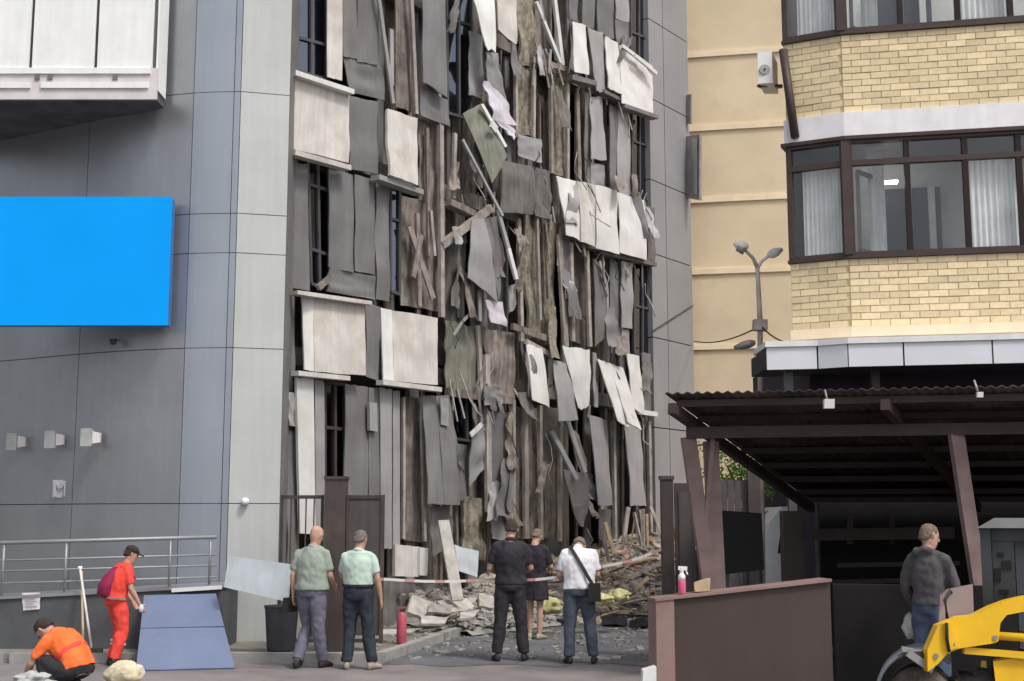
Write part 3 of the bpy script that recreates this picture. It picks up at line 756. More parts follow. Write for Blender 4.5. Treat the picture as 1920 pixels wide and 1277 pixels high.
# --- ground floor
fsheet('backing_board', 'board_brown', [(758, 742), (792, 748), (796, 1018), (758, 1012)], -.2, rough=.08)
fsheet(CPN, PG, [(792, 741), (816, 742), (834, 946), (803, 944)], [.05, .08, .3, .25], bend=.03)
fsheet(CPN, PG, [(817, 742), (842, 742), (864, 946), (835, 947)], [.08, .05, .25, .32], bend=.03)
fsheet(CPN, PL, [(826, 745), (842, 748), (842, 800), (828, 796)], .2, rough=.03)
fsheet(CPN, PG, [(806, 952), (846, 950), (850, 1015), (812, 1045)], [.1, .05, .0, .1], rough=.08, ragged=.06)
fsheet(CPN, PG, [(852, 830), (876, 836), (874, 936), (862, 940)], .0)
fsheet(CPN, PL, [(884, 808), (910, 795), (906, 880), (881, 912)], [.2, .25, .1, .1], rough=.06)
fbar('cladding_strip', PB, (882, 816), (903, 796), 7, .3, .03)
fsheet(CPN, PG, [(914, 770), (955, 778), (958, 945), (922, 952)], .0, rough=.05)
fsheet(CPN, PL, [(917, 955), (952, 958), (954, 1015), (922, 1010)], .05, rough=.06)
for (x0, x1) in ((957, 978), (988, 1008), (1018, 1046)):
    fsheet('backing_board', 'board_brown', [(x0, 760), (x1, 765), (x1 + 2, 1010), (x0, 1008)], -.1, rough=.1)
for (x0, y0, x1, y1, wp) in ((984, 755, 986, 1010, 9), (1012, 760, 1014, 1012, 7), (1050, 790, 1050, 1015, 6), (962, 750, 962, 1000, 6), (1150, 790, 1153, 1010, 6), (1216, 790, 1220, 1010, 7)):
    fbar('stud', 'stud_pale', (x0, y0), (x1, y1), wp, .04, .07)
fbar('cladding_strip', PL, (1034, 808), (1082, 900), 10, [.1, .5], .04)
fbar('cladding_strip', PL, (1064, 790), (1097, 886), 10, [.2, .5], .04)
fsheet(CPN, PL, [(1056, 880), (1102, 889), (1104, 945), (1074, 950)], [.45, .45, .3, .3], rough=.03)
fsheet(CPN, PL, [(1072, 948), (1104, 944), (1094, 988), (1087, 986)], [.3, .3, .2, .2], rough=.03)
fsheet(CPN, PL, [(1106, 778), (1137, 788), (1147, 948), (1121, 948)], [.05, .05, .2, .2], bend=.03)
fsheet(CPN, PL, [(1169, 783), (1199, 792), (1210, 948), (1183, 948)], [.05, .05, .2, .2], bend=.03)
fsheet(CPN, PG, [(1122, 955), (1146, 955), (1148, 1015), (1124, 1012)], .02)
fsheet(CPN, PD, [(1208, 800), (1222, 804), (1224, 1000), (1212, 998)], -.02)
# base panels by the gate
fsheet(CPN, PW, [(741, 1021), (786, 1025), (786, 1082), (741, 1080)], .1, .06, rough=.01)
fsheet(CPN, PB, [(788, 1026), (803, 1028), (801, 1079), (788, 1079)], .16, .05, rough=.01)
fsheet(CPN, PD, [(700, 1084), (850, 1100), (850, 1150), (700, 1180)], .02, rough=.03)
# filler members behind, storey by storey (thin studs and boards that show through the gaps)
R4 = random.Random(8)
for li, (a, b) in enumerate([(.42, zB0 + .09), (zB0 + .39, zA0 + .09), (zA0 + .39, zC0 + .09), (zC0 + .39, zC0 + SH)]):
    u = U(748)
    while u < UM - .5:
        wd = R4.uniform(.35, .8)
        if R4.random() < .74:
            z1 = b - (R4.random() < .4) * R4.uniform(.1, .9); z0 = a + (R4.random() < .3) * R4.uniform(.1, .7); w = R4.uniform(-.75, -.56)
            sheet('backing_board', [FP(u, z1, w), FP(u + wd - .02, z1 - R4.uniform(-.1, .1), w), FP(u + wd - .02, z0, w), FP(u, z0, w)], R4.choice(('board_brown', 'stud_brown', PG, PG, PD, 'insulation')), db, .03, rough=.05, ragged=.03, side=FN)
        u += wd
lev = [(.42, zB0 + .05), (zB0 + .38, zA0 + .05), (zA0 + .38, zC0 + .05), (zC0 + .38, zC0 + SH)]
R2 = random.Random(5)
uL, uR = U(738), UM - .3
for li, (a, b) in enumerate(lev):
    u = uL if li else U(800)
    while u < uR:
        wd = R2.choice((.05, .07, .1, .16, .24)); kind = R2.random()
        m = 'stud_brown' if kind < .22 else 'stud_pale' if kind < .36 else 'panel_dark' if kind < .62 else 'panel_grey' if kind < .84 else 'board_brown'
        wz = R2.uniform(-.5, -.16); tl = R2.uniform(-.06, .06)
        z0 = a + (R2.random() < .25) * R2.uniform(0, .8); z1 = b - (R2.random() < .25) * R2.uniform(0, .8)
        mb = MB(); mb.bar(FP(u, z0, wz), FP(u + tl, z1, wz + R2.uniform(-.05, .05)), wd, .05, FN); mb.build('stud' if wd < .12 else 'backing_board', m, db)
        u += wd + R2.choice((.1, .16, .24, .34, .44))
for li in range(3):     # loose fringe under the torn rows
    zz = (zB0, zA0, zC0)[li]
    for k in range(16):
        u = R2.uniform(U(830), UM - .2); L_ = R2.uniform(.25, .9)
        p = FP(u, zz + R2.uniform(-.1, .5), R2.uniform(.0, .15)); q = p + FD * R2.uniform(-.25, .25) + Vector((0, 0, -L_)) + FN * R2.uniform(-.05, .2)
        MB().bar(p, q, R2.uniform(.02, .07), .02, FN).build('splintered_board', R2.choice(('stud_brown', 'stud_pale', 'panel_grey', 'panel_light_grey')), db)
for k in range(58):
    px = R2.uniform(745, 1212); py = R2.uniform(-10, 940); f = (px - 745) / 470
    if px < 838: continue
    Lp = R2.uniform(40, 130) * (1 - .3 * f); wp_ = R2.uniform(9, 26) * (1 - .3 * f); tl = R2.gauss(0, .16); w0 = R2.uniform(.02, .15)
    q = [(px, py), (px + wp_, py + wp_ * .3), (px + wp_ + tl * Lp + R2.uniform(-6, 6), py + Lp + R2.uniform(-10, 14)), (px + tl * Lp, py + Lp)]
    m = R2.choice((PG, PG, PG, PL, PD, PD, 'stud_brown', 'stud_brown', 'board_brown', 'insulation'))
    fsheet('torn_strip', m, q, [w0, w0, w0 + R2.uniform(0, .25), w0 + R2.uniform(0, .25)], .012, bend=R2.uniform(-.05, .08), rough=.09, ragged=.12, curl=R2.uniform(-.05, .12), nu=4, nv=8)
# bent rods and wires hanging out
for k in range(34):
    p = FP(R2.uniform(U(840), UM - .2), R2.uniform(1.5, 9.5), .05)
    pts = [p]
    for j in range(4): pts.append(pts[-1] + Vector((R2.uniform(-.15, .15), R2.uniform(-.1, .1), -R2.uniform(.1, .35))) + FN * R2.uniform(0, .08))
    MB().tube(pts, .012, 5).build('bent_rod', R2.choice(('cable', 'metal_grey')), db, True)
# projecting glazed sign boxes at the far corner
b = MB(); b.hexa([P(1291, 372, .0), P(1291, 258, .0), P(1316, 254, .45), P(1316, 376, .45)], [p - FD * .12 for p in (P(1291, 372, .0), P(1291, 258, .0), P(1316, 254, .45), P(1316, 376, .45))])
cs = b.build('corner_box', 'metal_grey', db)
b = MB(); b.prism([p - FD * .125 for p in (P(1294, 364, .02), P(1294, 264, .02), P(1312, 262, .4), P(1312, 367, .4))], -FD * .012); b.build('box_pane', 'glass_frost', cs)
MB().hexa([P(1290, 232, .0), P(1290, 180, .0), P(1298, 178, .15), P(1298, 233, .15)], [p - FD * .08 for p in (P(1290, 232, .0), P(1290, 180, .0), P(1298, 178, .15), P(1298, 233, .15))]).build('corner_box', 'metal_grey', db)

# ================================================================== YELLOW APARTMENT BUILDING
YD = Vector((0.981, -0.196, 0)); YNR = Vector((-0.196, -0.981, 0))
bayL = at(1592, 485, 19.5); bayL.z = 0
chR = bayL
CHD = Vector((0.894, -0.447, 0)); CHN = Vector((-0.447, -0.894, 0))
t_ = (chR - on_plane(1482, 485, chR, CHN)).to_2d().length
chL = chR - CHD * t_
bayR = bayL + YD * 4.6
yb = empty('apartment_building', (bayL.x, bayL.y, 0), 'yellow brick apartment block with projecting glazed bay', 'building')
def B(px, py): return on_plane(px, py, bayL, YNR)
def CH(px, py): return on_plane(px, py, chR, CHN)
zw0, zb1 = B(1588, 60).z, B(1588, 66).z       # upper window foot, brick top
zb0, zwh1 = B(1588, 212).z, B(1588, 264).z    # brick foot, band foot
zsill, z2t = B(1588, 472).z, B(1588, 486).z
z2b = B(1588, 613).z
zf1, zf0 = B(1588, 640).z, B(1588, 694).z
def ybox(p, d, n, u0, u1, z0, z1, w0, w1):
    f = lambda u, w, z: Vector(((p + d * u + n * w).x, (p + d * u + n * w).y, z))
    return MB().hexa([f(u0, w0, z0), f(u1, w0, z0), f(u1, w1, z0), f(u0, w1, z0)], [f(u0, w0, z1), f(u1, w0, z1), f(u1, w1, z1), f(u0, w1, z1)])
ZT = zb1 + 4
brick_me = None
def bricks(p, d, n, length, z0, z1, name='brick', start=0.0):
    nc = round((z1 - z0) / .108); ch = (z1 - z0) / nc; bl = .29
    obs = 0
    for r in range(nc):
        u = start - (bl / 2 if r % 2 else 0)
        while u < length:
            a = max(u, start) + .006; e = min(u + bl, length) - .006
            if e - a > .04:
                jit = R.uniform(-.004, .006)
                key = (round(e - a, 2),)
                mb = ybox(p, d, n, a, e, z0 + r * ch + .007, z0 + (r + 1) * ch - .007, -.02, .012 + jit)
                mb.build(name, 'brick', yb); obs += 1
            u += bl
    return obs
LEN = 3.05
nb = 0
for (z0, z1) in ((zb0, zb1), (z2b, z2t)):
    poly = [bayR, bayL, chL, chL + Vector((1.2, 2.5, 0)), bayR + Vector((0, 2.5, 0))]
    MB().prism([Vector((q.x, q.y, z0)) for q in poly], (0, 0, z1 - z0)).build('spandrel_wall', 'mortar', yb)
    nb += bricks(bayL, YD, YNR, LEN, z0, z1)
    nb += bricks(chL, CHD, CHN, t_ - .004, z0, z1)
print('bricks', nb)
def bayband(z0, z1, out, m, name, ext=0.0):
    a = bayR + YNR * out; b_ = bayL + YNR * out - YD * out * .15; c_ = chL + CHN * out - CHD * ext
    poly = [a, b_, c_, c_ + Vector((1.1, 2.3, 0)), a + Vector((0, 2.3, 0))]
    return MB().prism([Vector((q.x, q.y, z0)) for q in poly], (0, 0, z1 - z0)).build(name, m, yb)
bayband(zwh1 + .06, zb0 - .002, .05, 'band_white', 'floor_band', .03)
bayband(zwh1, zwh1 + .058, .09, 'frame_brown', 'band_drip', .08)
bayband(zw0 - .02, zw0 + .05 - .06, .06, 'frame_brown', 'window_sill') if False else None
bayband(z2t + .002, z2t + .05, .06, 'frame_brown', 'window_sill', .03)
bayband(zb1 + .002, zb1 + .05, .06, 'frame_brown', 'window_sill', .03)
bayband(z2b - .16, z2b - .002, .06, 'plaster_band', 'lower_band', .02)
# windows of the bay
def baywin(z0, z1, fr=.2):
    f = lambda p, z: Vector((p.x, p.y, z))
    L0 = bayL + YD * .06; n = YNR
    edges = [0.0, .86, 1.72, 2.5, 4.5]
    trans = [True, True, True, True]
    for i in range(4):
        a = L0 + YD * edges[i]; b_ = L0 + YD * edges[i + 1]
        q = [f(a, z1), f(b_, z1), f(b_, z0), f(a, z0)]
        window('window', q, n, [], [fr], 'frame_brown', 'glass_clear', yb, .085, .09)
    a, b_ = chL + CHD * .03, chR - CHD * .04
    window('window', [f(a, z1), f(b_, z1), f(b_, z0), f(a, z0)], CHN, [], [fr], 'frame_brown', 'glass_clear', yb, .085, .09)
    MB().bar(f(bayL, z0) + YNR * .012, f(bayL, z1) + YNR * .012, .13, .12, YNR).build('corner_post', 'frame_brown', yb)
    # open sash leaning inward and things behind the glass
    s0 = L0 + YD * .12 - YNR * .1; s1 = L0 + YD * .42 - YNR * .55; zt = z1 - (z1 - z0) * (fr + .06)
    window('open_sash', [f(s0, zt), f(s1, zt), f(s1, z0 + .1), f(s0, z0 + .1)], n, [], [], 'frame_brown', 'glass_clear', yb, .06, .05)
    def cur(p, d, u0, u1, dep, nn, m='curtain', zz0=z0 + .04, zz1=z1 - .04):
        vs = []; fc = []; N_ = 28
        for k in range(N_ + 1):
            u = u0 + (u1 - u0) * k / N_; q = p + d * u - nn * (dep + .03 * math.sin(k * 1.9) + .012 * math.sin(k * 4.3))
            vs += [f(q, zz0), f(q, zz1)]
        for k in range(N_): fc.append((2 * k, 2 * k + 1, 2 * k + 3, 2 * k + 2))
        mesh('curtain', vs, fc, m, yb, True)
    cur(L0, YD, 1.75, 2.48, .13, YNR, zz1=z1 - .3)
    cur(chL, CHD, .2, .8, .14, CHN, zz1=z1 - .3)
    cur(L0, YD, .3, .56, .45, YNR)
    ybox(L0, YD, YNR, .62, 1.5, z0 - .02, z1 - .5, -1.3, -1.22).build('balcony_door', 'room_dark', yb)
    ybox(L0, YD, YNR, .98, 1.04, z0 - .02, z1 - .45, -1.2, -1.15).build('door_frame', 'room_wall', yb)
    ybox(L0, YD, YNR, 1.3, 1.4, z0 - .02, z1 - .4, -1.2, -1.12).build('door_frame', 'room_wall', yb)
    ybox(L0, YD, YNR, -.6, 4.6, z0 - .3, z1 + .3, -1.5, -1.42).build('room_wall', 'room_wall', yb)
    ybox(L0, YD, YNR, .35, .8, z1 - .5, z1 - .46, -.9, -.8).build('ceiling_light', 'lamp_glow', yb)
for (za, zb_) in ((z2t + .05, zwh1), (zb1 + .05, zb1 + 1.8)):
    MB().prism([Vector((q.x, q.y, za)) for q in (chL, chL + Vector((1.15, 2.3, 0)), chL + Vector((1.2, 2.3, 0)), chL + Vector((.05, 0, 0)))], (0, 0, zb_ - za)).build('return_wall', 'frame_brown', yb)
baywin(z2t + .06, zwh1 - .005)
baywin(zb1 + .06, zb1 + .06 + (zwh1 - z2t) - .06)
# main plaster wing set back
PWL = at(1475, HZ, 30.3); PWL.z = 0
def PZ(px, py): return on_plane(px, py, PWL, YNR)
pw0 = PWL - YD * 2.75; pw1 = PWL + YD * 7
MB().prism([Vector((q.x, q.y, 0)) for q in (pw0, pw1, pw1 + Vector((0, .5, 0)), pw0 + Vector((0, .5, 0)))], (0, 0, 16)).build('plaster_wall', 'plaster', yb)
for (px, py) in ((1380, 99), (1380, 238), (1380, 373), (1380, 508), (1380, 650)):
    z = PZ(px, py).z
    MB().prism([Vector((q.x, q.y, z - .06)) for q in (pw0 + YNR * .05, PWL + YD * .7 + YNR * .05, PWL + YD * .7 - YNR * .02, pw0 - YNR * .02)], (0, 0, .13)).build('ledge_band', 'plaster_band', yb)
# downpipe at the bay corner
MB().tube([CH(1467, 96) + Vector((0, -.05, 0)), CH(1488, 262) + Vector((0, -.12, 0))], .07, 8).build('downpipe', 'frame_brown', yb, True)
MB().prism([Vector((q.x, q.y, 0)) for q in (chL + Vector((.3, .25, 0)), bayR + Vector((0, .5, 0)), bayR + Vector((0, 5, 0)), chL + Vector((.3, 5, 0)))], (0, 0, z2b - .2)).build('ground_storey', 'room_dark', yb)
# fascia of the entrance roof
fy = 19.05
fas = MB(); pA = at(1436, 670, 19.35); pB = at(1533, 670, 19.2); pC = at(1590, 670, 18.95); pD = pC + YD * 4.4
fh1, fh0 = at(1500, 650, 19.25).z, at(1500, 692, 19.25).z
fa = empty('entrance_fascia', (pC.x, pC.y, fh0), 'pale grey panelled fascia above the brown carport roof', 'fascia')
def fpan(a, b_, m='fascia'):
    d = (b_ - a); d.z = 0; d.normalize(); a2 = a + d * .012; b2 = b_ - d * .012
    nn = Vector((d.y, -d.x, 0))
    MB().prism([Vector((a2.x, a2.y, fh0)), Vector((b2.x, b2.y, fh0)), Vector((b2.x, b2.y, fh1)), Vector((a2.x, a2.y, fh1))], -nn * .05).build('fascia_panel', m, fa)
fpan(pA, pB); fpan(pB, pC)
e_ = [0, .8, 2.05, 3.3, 4.4]
for i in range(4): fpan(pC + YD * e_[i], pC + YD * e_[i + 1])
def flat(poly, z0, z1, name, m, par):
    return MB().prism([Vector((q.x, q.y, z0)) for q in poly], (0, 0, z1 - z0)).build(name, m, par)
flat([pA + Vector((0, .06, 0)), pB + Vector((0, .06, 0)), pC + Vector((0, .06, 0)), pD + Vector((0, .06, 0)), pD + Vector((0, 1.2, 0)), pA + Vector((0, 1.2, 0))], fh0 + .02, fh1 - .03, 'roof_slab', 'soffit', fa)
flat([pA + Vector((-.01, -.03, 0)), pB + Vector((0, -.03, 0)), pC + Vector((0, -.03, 0)), pD + Vector((0, -.03, 0)), pD + Vector((0, 1.0, 0)), pA + Vector((0, 1.0, 0))], fh1 + .003, fh1 + .09, 'roof_edge', 'band_white', fa)
for px in (1478, 1640): 
    q = at(px, 705, 19.5); MB().box((q.x - .06, q.y - .06, 0), (q.x + .06, q.y + .06, fh0 + .01)).build('column', 'frame_dark', fa)

# air conditioner
YA = 20.05
ac = empty('air_conditioner', at(1434, 160, YA), 'white outdoor air-conditioning unit beside the yellow bay', 'air conditioner')
a0 = at(1420, 98, YA); a1 = at(1448, 157, YA)
MB().hexa([(a0.x, YA, a1.z), (a1.x, YA - .04, a1.z), (a1.x + .2, YA + .5, a1.z), (a0.x + .2, YA + .5, a1.z)], [(a0.x, YA, a0.z), (a1.x, YA - .04, a0.z), (a1.x + .2, YA + .5, a0.z), (a0.x + .2, YA + .5, a0.z)]).build('casing', 'plastic_white', ac)
cc = at(1434, 130, YA - .035)
MB().tube([cc, cc + Vector((0, .02, 0))], .085, 16).build('fan_grille', 'metal_grey', ac)
MB().tube([cc + Vector((0, -.012, 0)), cc + Vector((0, -.004, 0))], .02, 10).build('fan_hub', 'frame_dark', ac)
MB().bar(at(1421, 161, YA + .1), at(1466, 161, YA + .25), .05, .04, (0, 0, 1)).build('bracket', 'frame_brown', ac)
MB().bar(at(1425, 163, YA + .4), at(1466, 163, YA + .55), .05, .04, (0, 0, 1)).build('bracket', 'frame_brown', ac)

# ================================================================== STREET LAMP, CABLES
YL = 20.9
lp = empty('street_lamp', (at(1424, HZ, YL).x, YL, 0), 'double-headed street lamp rising behind the brown carport roof', 'street lamp')
base = at(1424, HZ, YL)
MB().tube([(base.x, YL, 0), at(1425, 600, YL), at(1420, 500, YL)], [.055, .045, .034], 10).build('pole', 'lamp_pole', lp, True)
MB().tube([at(1420, 502, YL), at(1412, 484, YL), at(1394, 466, YL)], [.035, .03, .025], 8).build('arm', 'lamp_pole', lp, True)
MB().tube([at(1421, 502, YL), at(1428, 490, YL), at(1444, 478, YL)], [.03, .025, .022], 8).build('arm', 'plastic_white', lp, True)
def head(a, b_, r, nm='lamp_head', m='plastic_white'):
    a = Vector(a); b_ = Vector(b_)
    o = MB().tube([a, lerp(a, b_, .25), lerp(a, b_, .6), b_], [r * .5, r, r * .95, r * .35], 12).build(nm, m, lp, True)
    return o
head(at(1402, 466, YL), at(1376, 456, YL), .09); head(at(1440, 480, YL), at(1467, 467, YL - .1), .08)
MB().tube([at(1396, 470, YL - .02), at(1382, 464, YL - .02)], [.075, .06], 10).build('lens', 'metal_grey', lp, True)
head(at(1416, 642, YL), at(1376, 652, YL), .07, m='metal_grey')
MB().bar(at(1425, 600, YL - .02), at(1425, 620, YL - .02), .22, .2).build('clamp', 'lamp_pole', lp)
def cable(a, b_, sag, lab):
    pts = [lerp(a, b_, k / 12) + Vector((0, 0, -sag * 4 * (k / 12) * (1 - k / 12))) for k in range(13)]
    o = MB().tube(pts, .014, 5).build('cable', 'cable', None, True); tag(o, lab, 'cable'); return o
cable(at(1424, 612, YL), P(1302, 640, .0), .12, 'thin cable strung from street lamp to grey wall corner')
cable(at(1424, 608, YL), at(1500, 640, 19.35), .12, 'thin cable strung from street lamp to pale fascia')
cable(P(1222, 622, .03), P(1300, 572, .03), .0, 'thin cable running diagonally up the grey end wall')

# ================================================================== CARPORT
C0 = at(1247, 737, 14.2); CB = at(1508, 928, 18.6)
side = CB - C0
fr_d = Vector((0.978, -0.208, 0)); LC = 7.0
cp = empty('carport', (C0.x, C0.y, 0), 'brown corrugated carport roof on slanted V posts', 'carport')
def CPt(u, v, dz=0.0): return C0 + fr_d * u + side * v + Vector((0, 0, dz))
# corrugated sheet
nw = 320; V = []; Fc = []
for k in range(nw + 1):
    u = LC * k / nw; h = .013 * math.sin(u / .11 * 2 * math.pi)
    V += [CPt(u, 0, h), CPt(u, 1.04, h), CPt(u, 1.04, h - .012), CPt(u, 0, h - .012)]
for k in range(nw):
    for j in range(4): Fc.append((4 * k + j, 4 * k + (j + 1) % 4, 4 * k + 4 + (j + 1) % 4, 4 * k + 4 + j))
mesh('roof_sheet', V, Fc, 'canopy_sheet', cp, True)
for i, v in enumerate((.035, .16, .30, .45, .60, .75, .90, 1.0)):
    MB().bar(CPt(.06, v, -.07), CPt(LC, v, -.07), .07, .075, (0, 0, 1)).build('purlin', 'canopy_steel', cp)
for u in (.07, 2.35, 4.6, 6.8):
    MB().bar(CPt(u, .0, -.17), CPt(u, 1.02, -.17), .09, .12, (0, 0, 1)).build('rafter', 'canopy_steel', cp)
MB().bar(CPt(.0, .12, -.285), CPt(LC, .12, -.285), .12, .13, (0, 0, 1)).build('front_beam', 'canopy_steel', cp)
# V posts
def vpost(basep, t1, t2):
    for t in (t1, t2): MB().bar(basep, t, .17, .07, (0.2, -1, 0)).build('post', 'post_paint', cp)
bp = at(1354, 1265, 14.9)
vpost(bp, CPt(.02, .12, -.33), CPt(.2, .16, -.33))
t1 = CPt(2.95, .12, -.33)
b2 = Vector((t1.x + .32, t1.y + .1, 0.0))
MB().bar(b2, t1, .16, .08, (0.2, -1, 0)).build('post', 'post_paint', cp)
MB().bar(CPt(.28, .13, -.34), lerp(bp, CPt(.02, .12, -.33), .55), .05, .04, (0.2, -1, 0)).build('brace', 'post_paint', cp)
# back and far walls in the shade
bk0 = CPt(-.0, 1.06); bk1 = CPt(LC, 1.06)
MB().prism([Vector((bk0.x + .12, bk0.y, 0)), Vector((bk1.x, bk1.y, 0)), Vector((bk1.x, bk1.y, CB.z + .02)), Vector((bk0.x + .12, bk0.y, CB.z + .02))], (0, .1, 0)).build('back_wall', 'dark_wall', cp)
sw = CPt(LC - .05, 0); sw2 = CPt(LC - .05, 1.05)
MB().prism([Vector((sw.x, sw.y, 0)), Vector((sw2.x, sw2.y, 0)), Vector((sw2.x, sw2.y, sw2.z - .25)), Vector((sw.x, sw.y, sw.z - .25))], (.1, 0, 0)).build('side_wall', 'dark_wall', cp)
for (y, x0, x1) in ((1003, 1520, 1790), (1060, 1570, 1800), (1092, 1540, 1700)):
    MB().bar(at(x0, y, 18.1), at(x1, y - 4, 17.6), .06 if y != 1003 else .16, .04).build('wall_rail', 'canopy_steel', cp)
for px in (1594, 1672):
    MB().bar(at(px, 965, 18.05), at(px, 1020, 18.05), .07, .05).build('wall_batten', 'canopy_steel', cp)
# floodlights under the eave
for (px, py, s_, lab) in ((1555, 757, 1.0, 'white floodlight hanging under the carport eave'), (1838, 740, .55, 'small pale lamp on carport eave near the right edge')):
    c = at(px, py, 13.75 if px < 1700 else 13.2); e = empty('eave_lamp', c, lab, 'lamp')
    r = .055 * s_
    MB().hexa([c + Vector(v) * s_ for v in ((-.055, 0, -.05), (.055, 0, -.05), (.05, .08, -.045), (-.05, .08, -.045))], [c + Vector(v) * s_ for v in ((-.055, -.02, .05), (.055, -.02, .05), (.05, .08, .045), (-.05, .08, .045))]).build('housing', 'plastic_white', e)
    MB().tube([c + Vector((-.01, .04, .04)), c + Vector((-.02, .1, .16))], .012, 6).build('bracket', 'metal_grey', e, True)

# low brown wall, its top rising towards the carport
wl0 = at(1262, 1118, 13.2); wl1 = at(1556, 1085, 13.5)
wd = (wl1 - wl0); wd.z = 0; wlen = wd.length; wd.normalize(); wn = Vector((wd.y, -wd.x, 0))
lw = empty('low_wall', (wl0.x, wl0.y, 0), 'low brown retaining wall left of the carport entrance', 'wall')
thk = .24
def wtop(u): return wl0.z + (wl1.z - wl0.z) * u / wlen
def lwp(u, w, z): q = wl0 + wd * u + wn * w; return Vector((q.x, q.y, z))
def lwbox(u0, u1, w0, w1, dz0, dz1, name, m):
    lo = lambda u: 0.0 if dz0 is None else wtop(u) + dz0
    MB().hexa([lwp(u0, w0, lo(u0)), lwp(u1, w0, lo(u1)), lwp(u1, w1, lo(u1)), lwp(u0, w1, lo(u0))], [lwp(u0, w0, wtop(u0) + dz1), lwp(u1, w0, wtop(u1) + dz1), lwp(u1, w1, wtop(u1) + dz1), lwp(u0, w1, wtop(u0) + dz1)]).build(name, m, lw)
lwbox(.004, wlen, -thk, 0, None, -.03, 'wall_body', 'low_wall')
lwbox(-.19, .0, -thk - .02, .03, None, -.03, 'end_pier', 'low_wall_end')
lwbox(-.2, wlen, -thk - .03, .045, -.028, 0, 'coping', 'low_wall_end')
# dark wall within the carport
q0 = at(1562, 1096, 13.9); q1 = at(1860, 1090, 13.5)
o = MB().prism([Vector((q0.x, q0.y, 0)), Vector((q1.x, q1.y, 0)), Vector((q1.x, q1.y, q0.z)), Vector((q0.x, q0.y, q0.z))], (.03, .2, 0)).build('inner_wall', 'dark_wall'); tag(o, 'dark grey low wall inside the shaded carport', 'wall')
fl = MB().prism([CPt(.4, .05), CPt(LC, .05), CPt(LC, 1.05), CPt(.4, 1.05)], (0, 0, .0)) if False else None
fv = [CPt(.5, .02), CPt(LC, .02), CPt(LC, 1.05), CPt(.5, 1.05)]
o = mesh('carport_shade_sheet', [Vector((q.x, q.y, .004)) for q in fv], [(0, 1, 2, 3)], 'dark_wall'); tag(o, kind='structure')  # added dark sheet: deepens the shade under the roof, cuts ground bounce
# white marker block at the foot of the low wall
c = at(1212, 1268, 13.0)
o = MB().hexa([(c.x - .06, c.y, 0), (c.x + .1, c.y, 0), (c.x + .1, c.y + .2, 0), (c.x - .06, c.y + .2, 0)], [(c.x - .03, c.y, .32), (c.x + .1, c.y, .36), (c.x + .1, c.y + .2, .36), (c.x - .03, c.y + .2, .32)]).build('marker_block', 'white_paint'); tag(o, 'white block at foot of brown wall end', 'block')
# bottle and stone on the coping
u = (at(1280, 1106, 13.3) - wl0).dot(wd); c = lwp(u, -.1, wtop(u))
bt = empty('spray_bottle', c, 'white and pink spray bottle standing on the low brown wall', 'bottle')
Z = Vector((0, 0, 1))
MB().tube([c, c + Z * .012, c + Z * .13, c + Z * .14], [.035, .04, .04, .038], 12).build('bottle_body', 'pink_liquid', bt, True)
MB().tube([c + Z * .142, c + Z * .19, c + Z * .215], [.038, .036, .018], 12).build('shoulder', 'plastic_white', bt, True)
b = MB(); b.tube([c + Z * .21, c + Z * .27], [.02, .024], 10); b.bar(c + Z * .265 + Vector((-.035, 0, 0)), c + Z * .26 + Vector((.055, 0, 0)), .04, .035, (0, -1, 0)); b.bar(c + Z * .25 + Vector((.04, 0, 0)), c + Z * .2 + Vector((.06, 0, 0)), .015, .015); b.build('spray_head', 'plastic_white', bt)
u = (at(1320, 1100, 13.3) - wl0).dot(wd); c = lwp(u, -.1, wtop(u))
st = MB(); st.hexa([c + Vector(v) for v in ((-.08, -.05, .006), (.07, -.05, .012), (.07, .05, .012), (-.08, .05, .006))], [c + Vector(v) for v in ((-.09, -.05, .1), (.08, -.05, .14), (.06, .05, .14), (-.07, .05, .1))])
o = st.build('wood_offcut', 'wood_pale'); tag(o, 'pale wood offcut lying on low brown wall beside the bottle', 'wood')

# ================================================================== GATES
YG = 17.05
gl = empty('metal_gate', (at(628, HZ, YG).x, YG, .1), 'open brown metal gate with wide post, behind the two men in green', 'gate')
def gbox(px0, px1, y0, Y, d, m, name, par, z0=.1):
    a = at(px0, y0, Y); b_ = at(px1, y0, Y)
    return MB().box((a.x, Y, z0), (b_.x, Y + d, a.z)).build(name, m, par)
gbox(609, 648, 897, YG, .28, 'gate_brown', 'post', gl)
gbox(607, 650, 893, YG - .015, .31, 'gate_brown', 'post_cap', gl, at(628, 899, YG).z)
gbox(652, 716, 934, YG + .1, .02, 'gate_sheet', 'gate_sheet', gl, .3)
for (a, b_) in ((650, 655), (714, 721)): gbox(a, b_, 928, YG + .08, .06, 'gate_brown', 'stile', gl, .2)
zt = at(680, 928, YG).z
for z in (zt, 1.15, .26):
    MB().box((at(655, 900, YG).x, YG + .083, z - .05), (at(714, 900, YG).x, YG + .137, z - .002)).build('gate_rail', 'gate_brown', gl)
# left leaf: open frame with bars
for (a, b_) in ((526, 531), (602, 607)): gbox(a, b_, 928, YG + .08, .05, 'gate_brown', 'stile', gl, .2)
for z in (zt, .26):
    MB().box((at(531, 900, YG).x, YG + .083, z - .05), (at(602, 900, YG).x, YG + .127, z - .002)).build('gate_rail', 'gate_brown', gl)
for px in (545, 559, 573, 588): gbox(px, px + 2.2, 931, YG + .09, .025, 'gate_brown', 'gate_bar', gl, .22)
